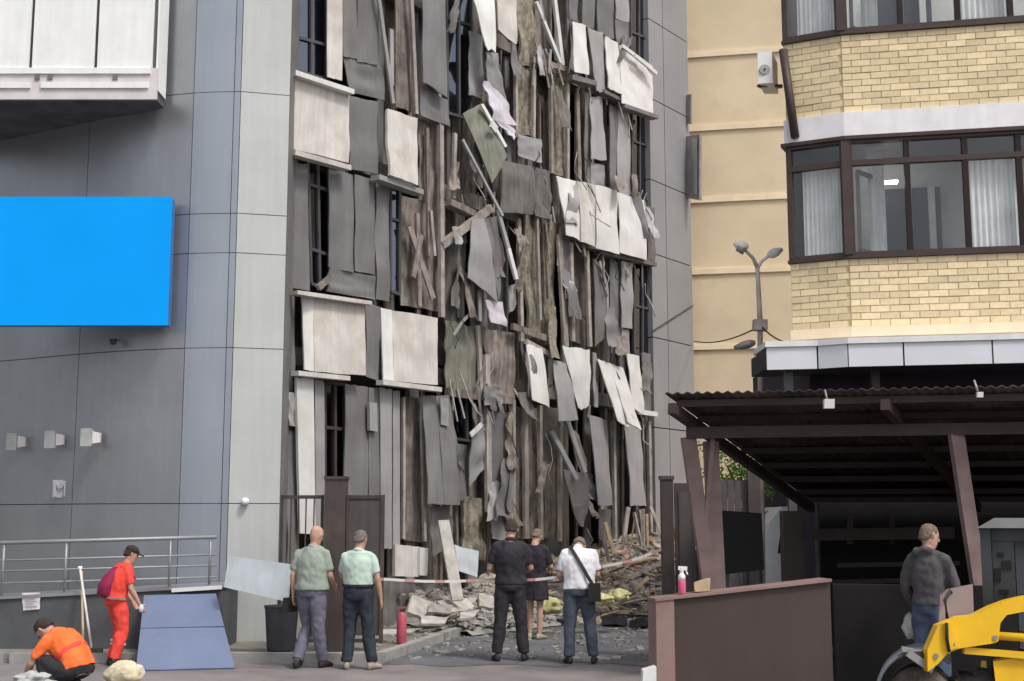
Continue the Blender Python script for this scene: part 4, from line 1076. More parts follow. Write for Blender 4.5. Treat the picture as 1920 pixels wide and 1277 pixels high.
# right gate
YG2 = 16.9
gr = empty('metal_gate', (at(1250, HZ, YG2).x, YG2, 0), 'brown metal gate post and leaf behind the low wall', 'gate')
gbox(1240, 1262, 897, YG2, .18, 'gate_brown', 'post', gr, 0)
gbox(1238, 1264, 892, YG2 - .015, .21, 'frame_dark', 'post_cap', gr, at(1250, 899, YG2).z)
gbox(1264, 1302, 906, YG2 + .06, .05, 'gate_brown', 'gate_frame', gr, .1)
gbox(1272, 1294, 922, YG2 + .045, .014, 'gate_sheet', 'gate_sheet', gr, .3)
gbox(1302, 1352, 1030, YG2 + .1, .03, 'gate_brown', 'lower_sheet', gr, .1)
# fence and black board behind the carport post
YF = 18.9
fe = empty('sheet_fence', (at(1390, HZ, YF).x, YF, 0), 'dark brown sheet fence behind the left V post', 'fence')
for k in range(5): gbox(1338 + k * 13, 1350 + k * 13, 900 + (k % 2), YF, .03, 'gate_sheet', 'fence_sheet', fe, 0)
gbox(1402, 1425, 880, YF - .08, .12, 'gate_brown', 'post', fe, 0)
YK = 16.6
bb = empty('black_board', (at(1392, HZ, YK).x, YK, 0), 'black rectangular board standing beside the left V post', 'board')
sheet('board', [at(1352, 957, YK), at(1428, 962, YK), at(1433, 1068, YK), at(1352, 1078, YK)], 'black_board', bb, .03)
MB().bar(at(1414, 1060, YK + .03), Vector((at(1414, 1060, YK).x, YK + .03, 0)), .12, .05).build('leg', 'frame_dark', bb)
MB().bar(at(1362, 1070, YK + .03), Vector((at(1362, 1070, YK).x, YK + .03, 0)), .06, .05).build('leg', 'frame_dark', bb)
o = gbox(1468, 1506, 958, 18.3, .25, 'low_wall', 'pillar', None, 0); tag(o, 'brown pillar at the back left corner of carport', 'pillar')

# ================================================================== VAN, TREE
vx, vy = at(1428, HZ, 21.6).x, 21.6
vn = empty('van', (vx + 1, vy, 0), 'white van parked behind the carport, mostly hidden', 'van')
prof = [(0, .45), (0, 1.15), (.12, 1.75), (.35, 2.02), (2.6, 2.05), (3.3, 1.3), (3.9, 1.1), (3.95, .45)]
MB().prism([(vx + a, vy, z) for a, z in prof], (0, 1.7, 0)).build('body', 'van_white', vn)
MB().prism([(vx + a, vy - .012, z) for a, z in ((.25, 1.25), (.34, 1.8), (1.2, 1.82), (1.2, 1.25))], (0, .01, 0)).build('window', 'van_glass', vn)
MB().prism([(vx + a, vy - .012, z) for a, z in ((1.3, 1.25), (1.3, 1.82), (2.4, 1.82), (2.9, 1.25))], (0, .01, 0)).build('window', 'van_glass', vn)
for wx in (.75, 3.1):
    w_ = MB().tube([(vx + wx, vy - .03, .34), (vx + wx, vy + .2, .34)], .34, 20).build('wheel', 'rubber', vn)
    MB().tube([(vx + wx, vy - .045, .34), (vx + wx, vy - .032, .34)], .2, 16).build('rim', 'metal_grey', w_)
MB().box((vx - .06, vy + .05, .4), (vx + .02, vy + 1.6, .62)).build('bumper', 'loader_dark', vn)
tx, ty = at(1388, HZ, 22.6).x, 22.6
tr = empty('tree', (tx, ty, 0), 'small bright green leafy tree behind the carport', 'tree')
b = MB(); b.tube([(tx, ty, 0), (tx + .05, ty, 1.0), (tx - .03, ty + .05, 1.9), (tx, ty, 2.5)], [.09, .075, .055, .03], 8)
for k in range(7):
    a = k * 2.4; z = 1.5 + k * .13
    b.tube([(tx, ty, z), (tx + .35 * math.cos(a), ty + .35 * math.sin(a), z + .35), (tx + .6 * math.cos(a), ty + .6 * math.sin(a), z + .55)], [.03, .02, .008], 6)
b.build('trunk', 'bark', tr, True)
V = []; Fc = []
R3 = random.Random(3)
for cl in range(34):
    a = R3.uniform(0, 6.28); rr = R3.uniform(.05, .62); cz = 2.7 + R3.uniform(-.5, .45)
    cpos = Vector((tx + rr * math.cos(a), ty + rr * math.sin(a), cz)); cr = R3.uniform(.15, .28)
    for k in range(55):
        d = Vector((R3.gauss(0, 1), R3.gauss(0, 1), R3.gauss(0, .8))).normalized() * cr * R3.random() ** .5
        p = cpos + d; s_ = R3.uniform(.03, .055); t = Vector((R3.gauss(0, 1), R3.gauss(0, 1), R3.gauss(0, .6))).normalized(); u2 = t.cross(Vector((R3.gauss(0, 1), R3.gauss(0, 1), R3.gauss(0, 1)))).normalized()
        b0 = len(V); V += [p - t * s_, p + u2 * s_ * .45, p + t * s_, p - u2 * s_ * .45]; Fc.append((b0, b0 + 1, b0 + 2, b0 + 3))
mesh('crown', V, Fc, 'leaf', tr)

# ================================================================== THINGS BY THE RAMP
# blue panel sloping up to the ramp wall
bpn = empty('blue_panel', at(350, 1245, 16.1), 'large slate-blue sheet sloping up onto the ramp wall', 'panel')
TL, TR = at(270, 1116, 17.36), at(405, 1113, 17.36); BR, BL = at(440, 1241, 15.98), at(255, 1252, 15.75)
BR.z = .02; BL.z = .02
mid = .47
q = [TL, TR, BR, BL]
sheet('upper_sheet', [bil(q, 0, 0), bil(q, 1, 0), bil(q, 1, mid - .006), bil(q, 0, mid - .006)], 'sheet_blue', bpn, .03, rough=.006)
sheet('lower_sheet', [bil(q, 0, mid + .006), bil(q, 1, mid + .006), bil(q, 1, 1), bil(q, 0, 1)], 'sheet_blue', bpn, .03, rough=.006)
for u in (.1, .9): MB().bar(bil(q, u, .04) - Vector((0, -.02, .045)), bil(q, u, .96) - Vector((0, -.02, .045)), .05, .03, (0, 0, 1)).build('batten', 'frame_grey', bpn)
# pale panel
o = sheet('pale_panel', [at(428, 1042, 16.95), at(546, 1058, 16.75), at(540, 1129, 16.65), at(420, 1101, 16.9)], 'sheet_pale', None, .025, rough=.012)
tag(o, 'pale grey-blue sheet propped against the gate left of the bald man', 'panel')
# its prop: dark bin below
bn = empty('waste_bin', (at(527, HZ, 16.85).x, 16.95, .1), 'dark grey waste bin under the pale sheet', 'bin')
c = at(527, 1200, 16.95); c.z = .1
MB().tube([c + Z * .02, c + Z * .05, c + Z * .55, c + Z * .58], [.17, .18, .215, .225], 18).build('bin_body', 'bin_dark', bn, True)
MB().tube([c + Z * .582, c + Z * .6], [.23, .23], 18).build('bin_rim', 'bin_dark', bn, True)
# long handled tools leaning on the rail
for (x0, y0, x1, y1, lab) in ((150, 1066, 176, 1212, 'pale long-handled tool leaning on railing, nearer its worker in red'), (153, 1072, 158, 1205, 'brown long-handled tool leaning on railing, nearly upright')):
    tp_ = at(x0, y0, 17.42); bt_ = at(x1, y1, 16.6); bt_.z = .05
    e = empty('work_tool', bt_, lab, 'tool')
    MB().tube([bt_ + (tp_ - bt_) * .12, tp_], .016, 8).build('handle', 'wood_tool' if x1 > 170 else 'wood_pale', e, True)
    q = bt_ + (tp_ - bt_) * .12
    if x1 > 170:
        MB().box((q.x - .14, q.y - .03, q.z - .1), (q.x + .14, q.y + .03, q.z)).build('broom_head', 'bristle', e)
        MB().tube([tp_ - Z * .02, tp_ + Z * .03], .03, 10).build('grip', 'white_paint', e, True)
    else:
        sheet('blade', [q + Vector((-.1, 0, .02)), q + Vector((.1, 0, .02)), q + Vector((.08, -.05, -.24)), q + Vector((-.08, -.05, -.24))], 'metal_grey', e, .006, bend=.02)
# cream sack and grey cloth
def blob(name, c, r, m, seed, amp=.18, flat_=True, parent=None):
    bm = bmesh.new(); bmesh.ops.create_icosphere(bm, subdivisions=4, radius=1)
    V = []
    for v in bm.verts:
        n_ = 1 + amp * noise.noise(v.co * 1.7 + Vector((seed, 0, 0))) + amp * .5 * noise.noise(v.co * 4 + Vector((seed, 3, 0)))
        p = Vector((v.co.x * r[0], v.co.y * r[1], v.co.z * r[2])) * n_
        p.z += r[2] * .9
        if flat_: p.z = max(p.z, .004)
        V.append(Vector(c) + p)
    Fc = [[v.index for v in f.verts] for f in bm.faces]; bm.free()
    return mesh(name, V, Fc, m, parent, True)
c = on_ground(232, 1284)
o = blob('sack', c, (.2, .2, .135), 'sack_cream', 4, .2); tag(o, 'round cream sack on ground before the worker in red', 'sack')
c = at(48, 1262, 13.0)
c.z = 0
dm = blob('debris_heap', (c.x - .05, 13.3, 0), (.38, .3, .09), 'rubble_grey', 8, .3); tag(dm, 'low heap of pale grit beside the crouching worker', 'heap')
o = blob('work_cloth', (c.x + .02, 13.15, .15), (.2, .1, .075), 'cloth_grey', 6, .5, False); tag(o, 'crumpled light grey cloth in front of the crouching worker', 'cloth')
# red post
c = at(753, 1178, 18.1); c.z = .1
e = empty('fire_extinguisher', c, 'narrow red cylinder standing beside the gate leaf', 'canister')
MB().tube([c, c + Z * .02, c + Z * .36, c + Z * .41, c + Z * .44], [.06, .07, .07, .05, .022], 14).build('cylinder', 'red_plastic', e, True)
MB().tube([c + Z * .44, c + Z * .49], [.02, .02], 8).build('valve', 'loader_dark', e, True)
MB().bar(c + Z * .49 + Vector((-.05, 0, 0)), c + Z * .5 + Vector((.06, 0, 0)), .02, .03).build('lever', 'red_plastic', e)

# ================================================================== TAPE
def tape(pts, lab):
    e = empty('barrier_tape', pts[0], lab, 'tape')
    tot = 0; k = 0
    for a, b_ in zip(pts[:-1], pts[1:]):
        n_ = max(1, int((b_ - a).length / .13))
        for i in range(n_):
            p0, p1 = lerp(a, b_, i / n_), lerp(a, b_, (i + 1) / n_)
            s0 = -.03 * math.sin(math.pi * i / n_); s1 = -.03 * math.sin(math.pi * (i + 1) / n_)
            MB().bar(p0 + Z * s0, p1 + Z * s1, .036, .003, (0.1 * math.sin(k), -1, .2)).build('stripe', 'tape_red' if k % 3 == 2 else 'tape_white', e); k += 1
    return e
tape([at(606, 1085, 17.2), at(720, 1086, 17.03), at(930, 1086, 17.1), at(1060, 1080, 17.0), at(1130, 1062, 17.0), at(1240, 1030, 16.88)], 'red and white barrier tape stretched between the brown gates')

# ================================================================== RUBBLE
RB = random.Random(21)
# heap
def heap_h(u, w):
    t = (u - U(880)) / (U(1230) - U(880)); t = max(0, min(1, t))
    H = .5 + 1.0 * t ** .8
    wm = 1.1 + 3.3 * t
    x = max(0, 1 - w / wm)
    return H * x ** 1.3
V = []; Fc = []; nu_, nw_ = 80, 50
uu0, uu1 = U(905), U(1300)
for j in range(nw_ + 1):
    for i in range(nu_ + 1):
        u = uu0 + (uu1 - uu0) * i / nu_; w = -.25 + 5.2 * j / nw_
        h = heap_h(u, w)
        p = FP(u, 0, w)
        h2 = h + (.22 * noise.noise(p * 1.7) + .12 * noise.noise(p * 5)) * min(1, h * 2.2) - .03 + .02 * noise.noise(p * 9)
        V.append(Vector((p.x, p.y, max(h2, -.03))))
for j in range(nw_):
    for i in range(nu_):
        a = j * (nu_ + 1) + i; Fc.append((a, a + 1, a + nu_ + 2, a + nu_ + 1))
def frag(V, Fc, c, sx, sy, sz, rot):
    M = Matrix.Rotation(rot[2], 3, 'Z') @ Matrix.Rotation(rot[0], 3, 'X') @ Matrix.Rotation(rot[1], 3, 'Y')
    b0 = len(V)
    for k in range(8):
        x, y, z = (k & 1) * 2 - 1, ((k >> 1) & 1) * 2 - 1, ((k >> 2) & 1) * 2 - 1
        V.append(c + M @ Vector((x * sx * RB.uniform(.6, 1), y * sy * RB.uniform(.6, 1), z * sz)))
    for f in ((0, 1, 3, 2), (4, 6, 7, 5), (0, 4, 5, 1), (2, 3, 7, 6), (0, 2, 6, 4), (1, 5, 7, 3)): Fc.append(tuple(b0 + i for i in f))
def rub_pt(umin=880, umax=1235, wmax=4.5):
    u = RB.uniform(U(umin), U(umax)); t = max(0, min(1, (u - U(880)) / (U(1230) - U(880))))
    w = RB.uniform(0, (1.3 + 3.2 * t)) * .98; w = min(w, wmax)
    p = FP(u, heap_h(u, w), w); return p, w
for k in range(1700):
    p, w = rub_pt(); s_ = RB.uniform(.02, .08)
    frag(V, Fc, p + Z * .02, s_ * RB.uniform(.5, 2.2), s_, s_ * RB.uniform(.2, .7), (RB.uniform(-.6, .6), RB.uniform(-.6, .6), RB.uniform(0, 6)))
hp = mesh('rubble_heap', V, Fc, 'rubble_brown'); tag(hp, 'brown heap of shattered rubble at the foot of the torn front', 'rubble', kind='stuff')
# ground scatter
V = []; Fc = []
for k in range(800):
    px, py = RB.uniform(690, 1225), RB.uniform(1150, 1238); 
    p = on_ground(px, py)
    if RB.random() > (p.y - 15.2) / 5: continue
    zb = .1 if (p - kA).to_2d().cross((kB - kA).to_2d()) < 0 and p.y > 16.8 else 0
    s_ = RB.uniform(.006, .03) if RB.random() < .8 else RB.uniform(.03, .07); frag(V, Fc, Vector((p.x, p.y, zb + .012)), s_ * RB.uniform(.7, 2), s_, .012, (RB.uniform(-.2, .2), RB.uniform(-.2, .2), RB.uniform(0, 6)))
sc2 = mesh('ground_litter', V, Fc, 'rubble_grey'); tag(sc2, 'small broken fragments strewn over the asphalt', 'debris', kind='stuff')
# single pieces in the heap
def piece(name, c, sx, sy, sz, rot, m, lab, cat, grp):
    V, Fc = [], []; frag(V, Fc, c, sx, sy, sz, rot); o = mesh(name, V, Fc, m); tag(o, lab, cat, grp); return o
for k in range(60):
    p, w = rub_pt(960, 1235); L_ = RB.uniform(.25, .75)
    mm = RB.choice(('wood_pale', 'stud_pale', 'stud_brown', 'stud_pale')); cn = {'wood_pale': 'yellowish', 'stud_pale': 'grey-brown', 'stud_brown': 'dark brown'}[mm]; hf = 'near the left edge of' if p.x < 1.6 else 'in the middle of' if p.x < 2.2 else 'in the right part of'
    piece('broken_plank', p + Z * RB.uniform(.03, .22), L_, RB.uniform(.03, .08), .018, (RB.uniform(-.5, .5), RB.uniform(-.45, .45), RB.uniform(0, 3.1)), mm, '%s splintered plank lying %s the rubble heap' % (cn, hf), 'plank', 'splintered planks in the rubble heap')
for k in range(10):
    u = RB.uniform(U(1095), U(1225)); w = RB.uniform(.1, .6); p = FP(u, heap_h(u, w) + .3, w)
    piece('standing_plank', p, .05, .02, RB.uniform(.35, .65), (RB.uniform(-.35, .35), RB.uniform(-.35, .35), RB.uniform(0, 3)), ('stud_pale', 'wood_pale')[k % 2], ('grey-brown', 'yellowish')[k % 2] + ' plank sticking upright out of the heap, ' + ('nearest the white-shirted man' if u < U(1135) else 'halfway along it' if u < U(1185) else 'nearest the right gate'), 'plank', 'upright planks in the rubble heap')
for k in range(46):
    p, w = rub_pt(1110, 1238)
    mm = RB.choice(('brick_pink', 'brick_pink', 'rubble_grey')); cn = 'pinkish' if mm == 'brick_pink' else 'dusty grey'; hf = 'low on the front of' if p.z < .35 else 'halfway up' if p.z < .8 else 'high on'
    piece('loose_brick', p + Z * .07, .125, .06, .045, (RB.uniform(-.5, .5), RB.uniform(-.5, .5), RB.uniform(0, 3.1)), mm, '%s loose brick lying %s the rubble heap' % (cn, hf), 'brick', 'loose bricks in the rubble heap')
for k in range(22):
    p, w = rub_pt(960, 1238)
    mm = RB.choice(('slab_pale', 'rubble_grey')); cn = 'pale' if mm == 'slab_pale' else 'grey'; hf = 'at the left foot of' if p.x < 1.4 else 'low on the front of' if p.z < .4 else 'high on'
    piece('concrete_chunk', p + Z * .06, RB.uniform(.1, .26), RB.uniform(.08, .18), RB.uniform(.03, .09), (RB.uniform(-.5, .5), RB.uniform(-.5, .5), RB.uniform(0, 3.1)), mm, '%s concrete chunk lying %s the rubble heap' % (cn, hf), 'chunk', 'concrete chunks in the rubble heap')
for (px, py, Y, r, lab) in ((1030, 1152, 20.6, (.2, .2, .14), 'yellow foam lump between the woman and white-shirted man'), (1128, 1135, 20.8, (.2, .18, .1), 'yellow foam roll right of the white-shirted man, nearer him'), (1162, 1128, 20.9, (.17, .16, .11), 'yellow foam roll at the edge of the rubble heap, farther right')):
    p = at(px, py, Y); p.z = max(0.0, p.z); o = blob('foam_lump', p, r, 'foam_yellow', px, .3); tag(o, lab, 'foam')
# pale slabs and sheets by the gate
def fpiece(name, q, m, lab, cat, th=.04, rough=.02):
    o = sheet(name, q, m, None, th, rough=rough, ragged=.05); tag(o, lab, cat); return o
def G(px, py, z, zz=0):   # pixel seen at height z
    return on_ground(px, py, z)
# pale rubble bank along the wall foot between the gate and the heap
V = []; Fc = []
nu_, nw_ = 50, 16
for jj in range(nw_ + 1):
    for ii in range(nu_ + 1):
        u = U(738) + (U(935) - U(738)) * ii / nu_; w = -.1 + 1.75 * jj / nw_; p = FP(u, 0, w)
        h = .1 + .5 * max(0, 1 - max(0, w) / 1.5) ** 1.1 * min(1, ii / 8) + (.1 * noise.noise(p * 2.3) + .06 * noise.noise(p * 7)) * (0 if jj in (0, nw_) else 1) - (.1 if jj == nw_ else 0)
        V.append(Vector((p.x, p.y, max(.02, h))))
for jj in range(nw_):
    for ii in range(nu_): a = jj * (nu_ + 1) + ii; Fc.append((a, a + 1, a + nu_ + 2, a + nu_ + 1))
for k in range(500):
    u = RB.uniform(U(742), U(932)); w = RB.uniform(.0, 1.6); p = FP(u, .13 + .5 * max(0, 1 - w / 1.5) ** 1.1, w); s_ = RB.uniform(.015, .07)
    frag(V, Fc, p, s_ * RB.uniform(.8, 2.4), s_, s_ * .35, (RB.uniform(-.5, .5), RB.uniform(-.5, .5), RB.uniform(0, 6)))
pb = mesh('rubble_bank', V, Fc, 'rubble_grey'); tag(pb, 'bank of pale grey rubble along the wall foot by the gate', 'rubble', kind='stuff')
def Q(px, py, w): return P(px, py, w)
fpiece('broken_slab', [Q(773, 1114, .75), Q(816, 1132, .8), Q(792, 1158, 1.1), Q(765, 1146, 1.05)], 'slab_pale', 'pale broken slab tilted up right of the red cylinder', 'slab', .05)
fpiece('broken_slab', [Q(820, 1126, .7), Q(894, 1121, .6), Q(886, 1144, .95), Q(842, 1148, 1.0)], 'slab_pale', 'pale broken slab at the foot of the leaning plank', 'slab', .05)
fpiece('broken_slab', [Q(806, 1131, .9), Q(850, 1134, .9), Q(846, 1149, 1.15), Q(802, 1147, 1.15)], 'rubble_grey', 'thin grey broken slab lying between two pale slabs', 'slab', .03)
fpiece('broken_slab', [Q(790, 1154, 1.25), Q(840, 1158, 1.3), Q(834, 1170, 1.5), Q(790, 1168, 1.45)], 'slab_pale', 'flat pale shard in front of the broken slabs', 'slab')
fpiece('broken_slab', [Q(864, 1148, 1.1), Q(900, 1142, 1.1), Q(888, 1157, 1.35), Q(862, 1160, 1.35)], 'slab_pale', 'small pale shard close to the man in black', 'slab')
fpiece('broken_slab', [Q(898, 1112, .6), Q(928, 1118, .6), Q(926, 1140, .95), Q(900, 1136, .95)], 'slab_pale', 'pale slab half hidden behind the man in black', 'slab')
a = P(858, 1126, .95); b_ = P(831, 976, .5)
o = MB().bar(a, b_, .2, .05, (0.5, -1, 0)).build('leaning_plank', 'slab_pale'); tag(o, 'long pale plank leaning against the torn ground floor', 'plank')
fpiece('torn_sheet', [P(852, 1022, .5), P(897, 1034, .45), P(896, 1082, .5), P(858, 1070, .6)], 'sheet_pale', 'pale greenish sheet resting beside the leaning plank', 'sheet', .02)
fpiece('torn_sheet', [G(705, 1180, .14), G(790, 1178, .14), G(770, 1186, .12), G(712, 1190, .12)], 'slab_pale', 'flat pale sheet on the pavement below the red cylinder', 'sheet', .02, .01)
c = on_ground(753, 1216); o = blob('paper_scrap', c, (.07, .05, .04), 'paper', 2, .4); tag(o, 'small white paper scrap on the asphalt by the kerb', 'paper')
for k, (px, py) in enumerate(((1120, 1165), (1150, 1175), (1200, 1178), (1060, 1172), (1225, 1160), (1180, 1150))):
    piece('dark_lump', on_ground(px, py) + Z * .08, .25, .14, .07, (RB.uniform(-.3, .3), RB.uniform(-.3, .3), RB.uniform(0, 3)), 'bin_dark', 'dark lump of wreckage ' + ('right behind the white-shirted man', 'a step right of the white-shirted man', 'before the heap, nearest the low brown wall', 'between the woman and the white-shirted man', 'at the far right end of the heap front', 'in the middle of the heap front')[k], 'wreckage', 'dark wreckage lumps before the heap')

# ================================================================== PEOPLE
class Body:
    """one figure in its own frame (faces +Y, right hand at +X), height 1.75 before scaling"""
    def __init__(s, loc, rotz, scale=1.0):
        s.M = Matrix.Translation(Vector(loc)) @ Matrix.Rotation(rotz, 4, 'Z') @ Matrix.Scale(scale, 4)
def ringpts(c, u, v, a, b, n=16): return [c + u * (a * math.cos(6.28318 * k / n)) + v * (b * math.sin(6.28318 * k / n)) for k in range(n)]
def loft(mb, rings):
    n = len(rings[0]); V = [p for r in rings for p in r]; Fc = []
    for i in range(len(rings) - 1):
        for k in range(n): Fc.append((i * n + k, i * n + (k + 1) % n, (i + 1) * n + (k + 1) % n, (i + 1) * n + k))
    Fc.append(tuple(range(n - 1, -1, -1))); Fc.append(tuple((len(rings) - 1) * n + k for k in range(n)))
    mb.add(V, Fc)
def limb(mb, pts, rad, n=12, ref=Vector((1, 0, 0)), flat_=1.0):
    pts = [Vector(p) for p in pts]; rings = []
    u = ref
    # denser points so that joints round off
    P2 = []; R_ = []
    for i in range(len(pts) - 1):
        for k in range(4): P2.append(lerp(pts[i], pts[i + 1], k / 4)); R_.append(rad[i] + (rad[i + 1] - rad[i]) * k / 4)
    P2.append(pts[-1]); R_.append(rad[-1])
    for i, p in enumerate(P2):
        t = (P2[min(i + 1, len(P2) - 1)] - P2[max(i - 1, 0)]).normalized()
        u = (u - t * u.dot(t))
        if u.length < 1e-3: u = t.orthogonal()
        u.normalize(); v = t.cross(u)
        rings.append(ringpts(p, u, v, R_[i], R_[i] * flat_, n))
    loft(mb, rings)
def ball(mb, c, r, n=12):
    rings = []
    r = r if isinstance(r, tuple) else (r, r, r)
    for i in range(1, n):
        a = math.pi * i / n
        rings.append([Vector(c) + Vector((r[0] * math.sin(a) * math.cos(6.28318 * k / 16), r[1] * math.sin(a) * math.sin(6.28318 * k / 16), -r[2] * math.cos(a))) for k in range(16)])
    loft(mb, rings)
def poly_at(sp, t):
    i = min(int(t), len(sp) - 2); return lerp(Vector(sp[i]), Vector(sp[i + 1]), t - i)
TORSO = [(0.0, .14, .105), (.25, .172, .122), (.5, .172, .122), (1.0, .152, .108), (1.5, .166, .118), (2.0, .178, .124), (2.35, .168, .112), (2.65, .115, .085), (3.0, .068, .062)]
def torso(mb, sp, lo=0.0, hi=3.0, ex=0.0, wide=1.0, ux=Vector((1, 0, 0)), belly=1.0):
    rings = []
    ts = [lo + (hi - lo) * k / 14 for k in range(15)]
    for t in ts:
        for (t0, a0, b0), (t1, a1, b1) in zip(TORSO[:-1], TORSO[1:]):
            if t0 <= t <= t1 + 1e-6:
                f = (t - t0) / (t1 - t0); a = a0 + (a1 - a0) * f; b = b0 + (b1 - b0) * f; break
        c = poly_at(sp, t); tan = (poly_at(sp, min(3, t + .3)) - poly_at(sp, max(0, t - .3))).normalized()
        u = (ux - tan * ux.dot(tan)).normalized(); v = tan.cross(u)
        k = wide * (1 + (belly - 1) * math.exp(-((t - .9) / .7) ** 2))
        rings.append(ringpts(c, u, v, a * k + ex, b * k + ex, 20))
    loft(mb, rings)
def voxel(mb, M, name, m, parent, vs, wr=0.0, sm=4, wf=9.0):
    me = bpy.data.meshes.new('tmp'); me.from_pydata([M @ v for v in mb.v], [], mb.f)
    bm = bmesh.new(); bm.from_mesh(me); bmesh.ops.recalc_face_normals(bm, faces=bm.faces); bm.to_mesh(me); bm.free()
    o = bpy.data.objects.new('tmp', me); COL.objects.link(o)
    r = o.modifiers.new('r', 'REMESH'); r.mode = 'VOXEL'; r.voxel_size = vs
    q = o.modifiers.new('s', 'SMOOTH'); q.iterations = sm; q.factor = .5
    dg = bpy.context.evaluated_depsgraph_get(); dg.update()
    nm = bpy.data.meshes.new_from_object(o.evaluated_get(dg))
    bpy.data.objects.remove(o); bpy.data.meshes.remove(me)
    if wr:
        nrm = [v.normal.copy() for v in nm.vertices]
        for v, n_ in zip(nm.vertices, nrm):
            p = v.co
            v.co = p + n_ * wr * (noise.noise(Vector((p.x * wf, p.y * wf, p.z * wf * .55))) + .6 * noise.noise(Vector((p.x * wf * 2.3, p.y * wf * 2.3, p.z * wf * 1.9))))
    c = sum((v.co for v in nm.vertices), Vector()) / max(1, len(nm.vertices))
    for v in nm.vertices: v.co -= c
    nm.name = name
    nm.materials.clear(); nm.materials.append(MATS[m])
    for p in nm.polygons: p.use_smooth = True
    return link(bpy.data.objects.new(name, nm), parent, c)
def hand(mb, wrist, d, side, curl=.5, palm_n=None):
    d = Vector(d).normalized()
    wv = Vector((0, 1, 0)) - d * d.y                       # width of the palm runs fore and aft
    if wv.length < .2: wv = Vector((0, 0, 1)) - d * d.z
    wv.normalize(); inn = d.cross(wv); inn = inn if inn.x * side < 0 else -inn
    w = Vector(wrist)
    loft(mb, [ringpts(w + d * t, wv, inn, a, b, 12) for t, a, b in ((-.01, .026, .022), (.02, .032, .02), (.05, .041, .017), (.085, .042, .015), (.095, .036, .012))])
    for k, L_ in enumerate((.07, .078, .072, .056)):
        b0 = w + d * .085 + wv * (.031 - .0205 * k)
        k1 = b0 + d * L_ * .5 + inn * L_ * .15 * curl; k2 = k1 + (d * (1 - curl * .5) + inn * curl).normalized() * L_ * .5
        limb(mb, [b0 - d * .02, k1, k2], [.0095, .009, .0075], 8)
    t0 = w + d * .025 + wv * .03; t1 = t0 + (d * .5 + wv * .75 + inn * .2).normalized() * .045; t2 = t1 + (d * .9 + wv * .2 + inn * .3).normalized() * .03
    limb(mb, [t0 - wv * .015, t1, t2], [.014, .011, .009], 8)
DEF = dict(spine=[(0, 0, .86), (0, .0, 1.06), (0, .0, 1.31), (0, -.01, 1.5)], head=(0, .025, 1.635), face=(0, 1, 0),
           sh=[(-.178, -.005, 1.405), (.178, -.005, 1.405)], el=[(-.235, -.02, 1.13), (.235, -.02, 1.13)], wr=[(-.24, .04, .89), (.24, .04, .89)],
           hip=[(-.09, 0, .9), (.09, 0, .9)], kn=[(-.1, .015, .5), (.1, .015, .5)], an=[(-.105, -.02, .085), (.105, -.02, .085)], toe=[(-.2, 1, 0), (.2, 1, 0)])
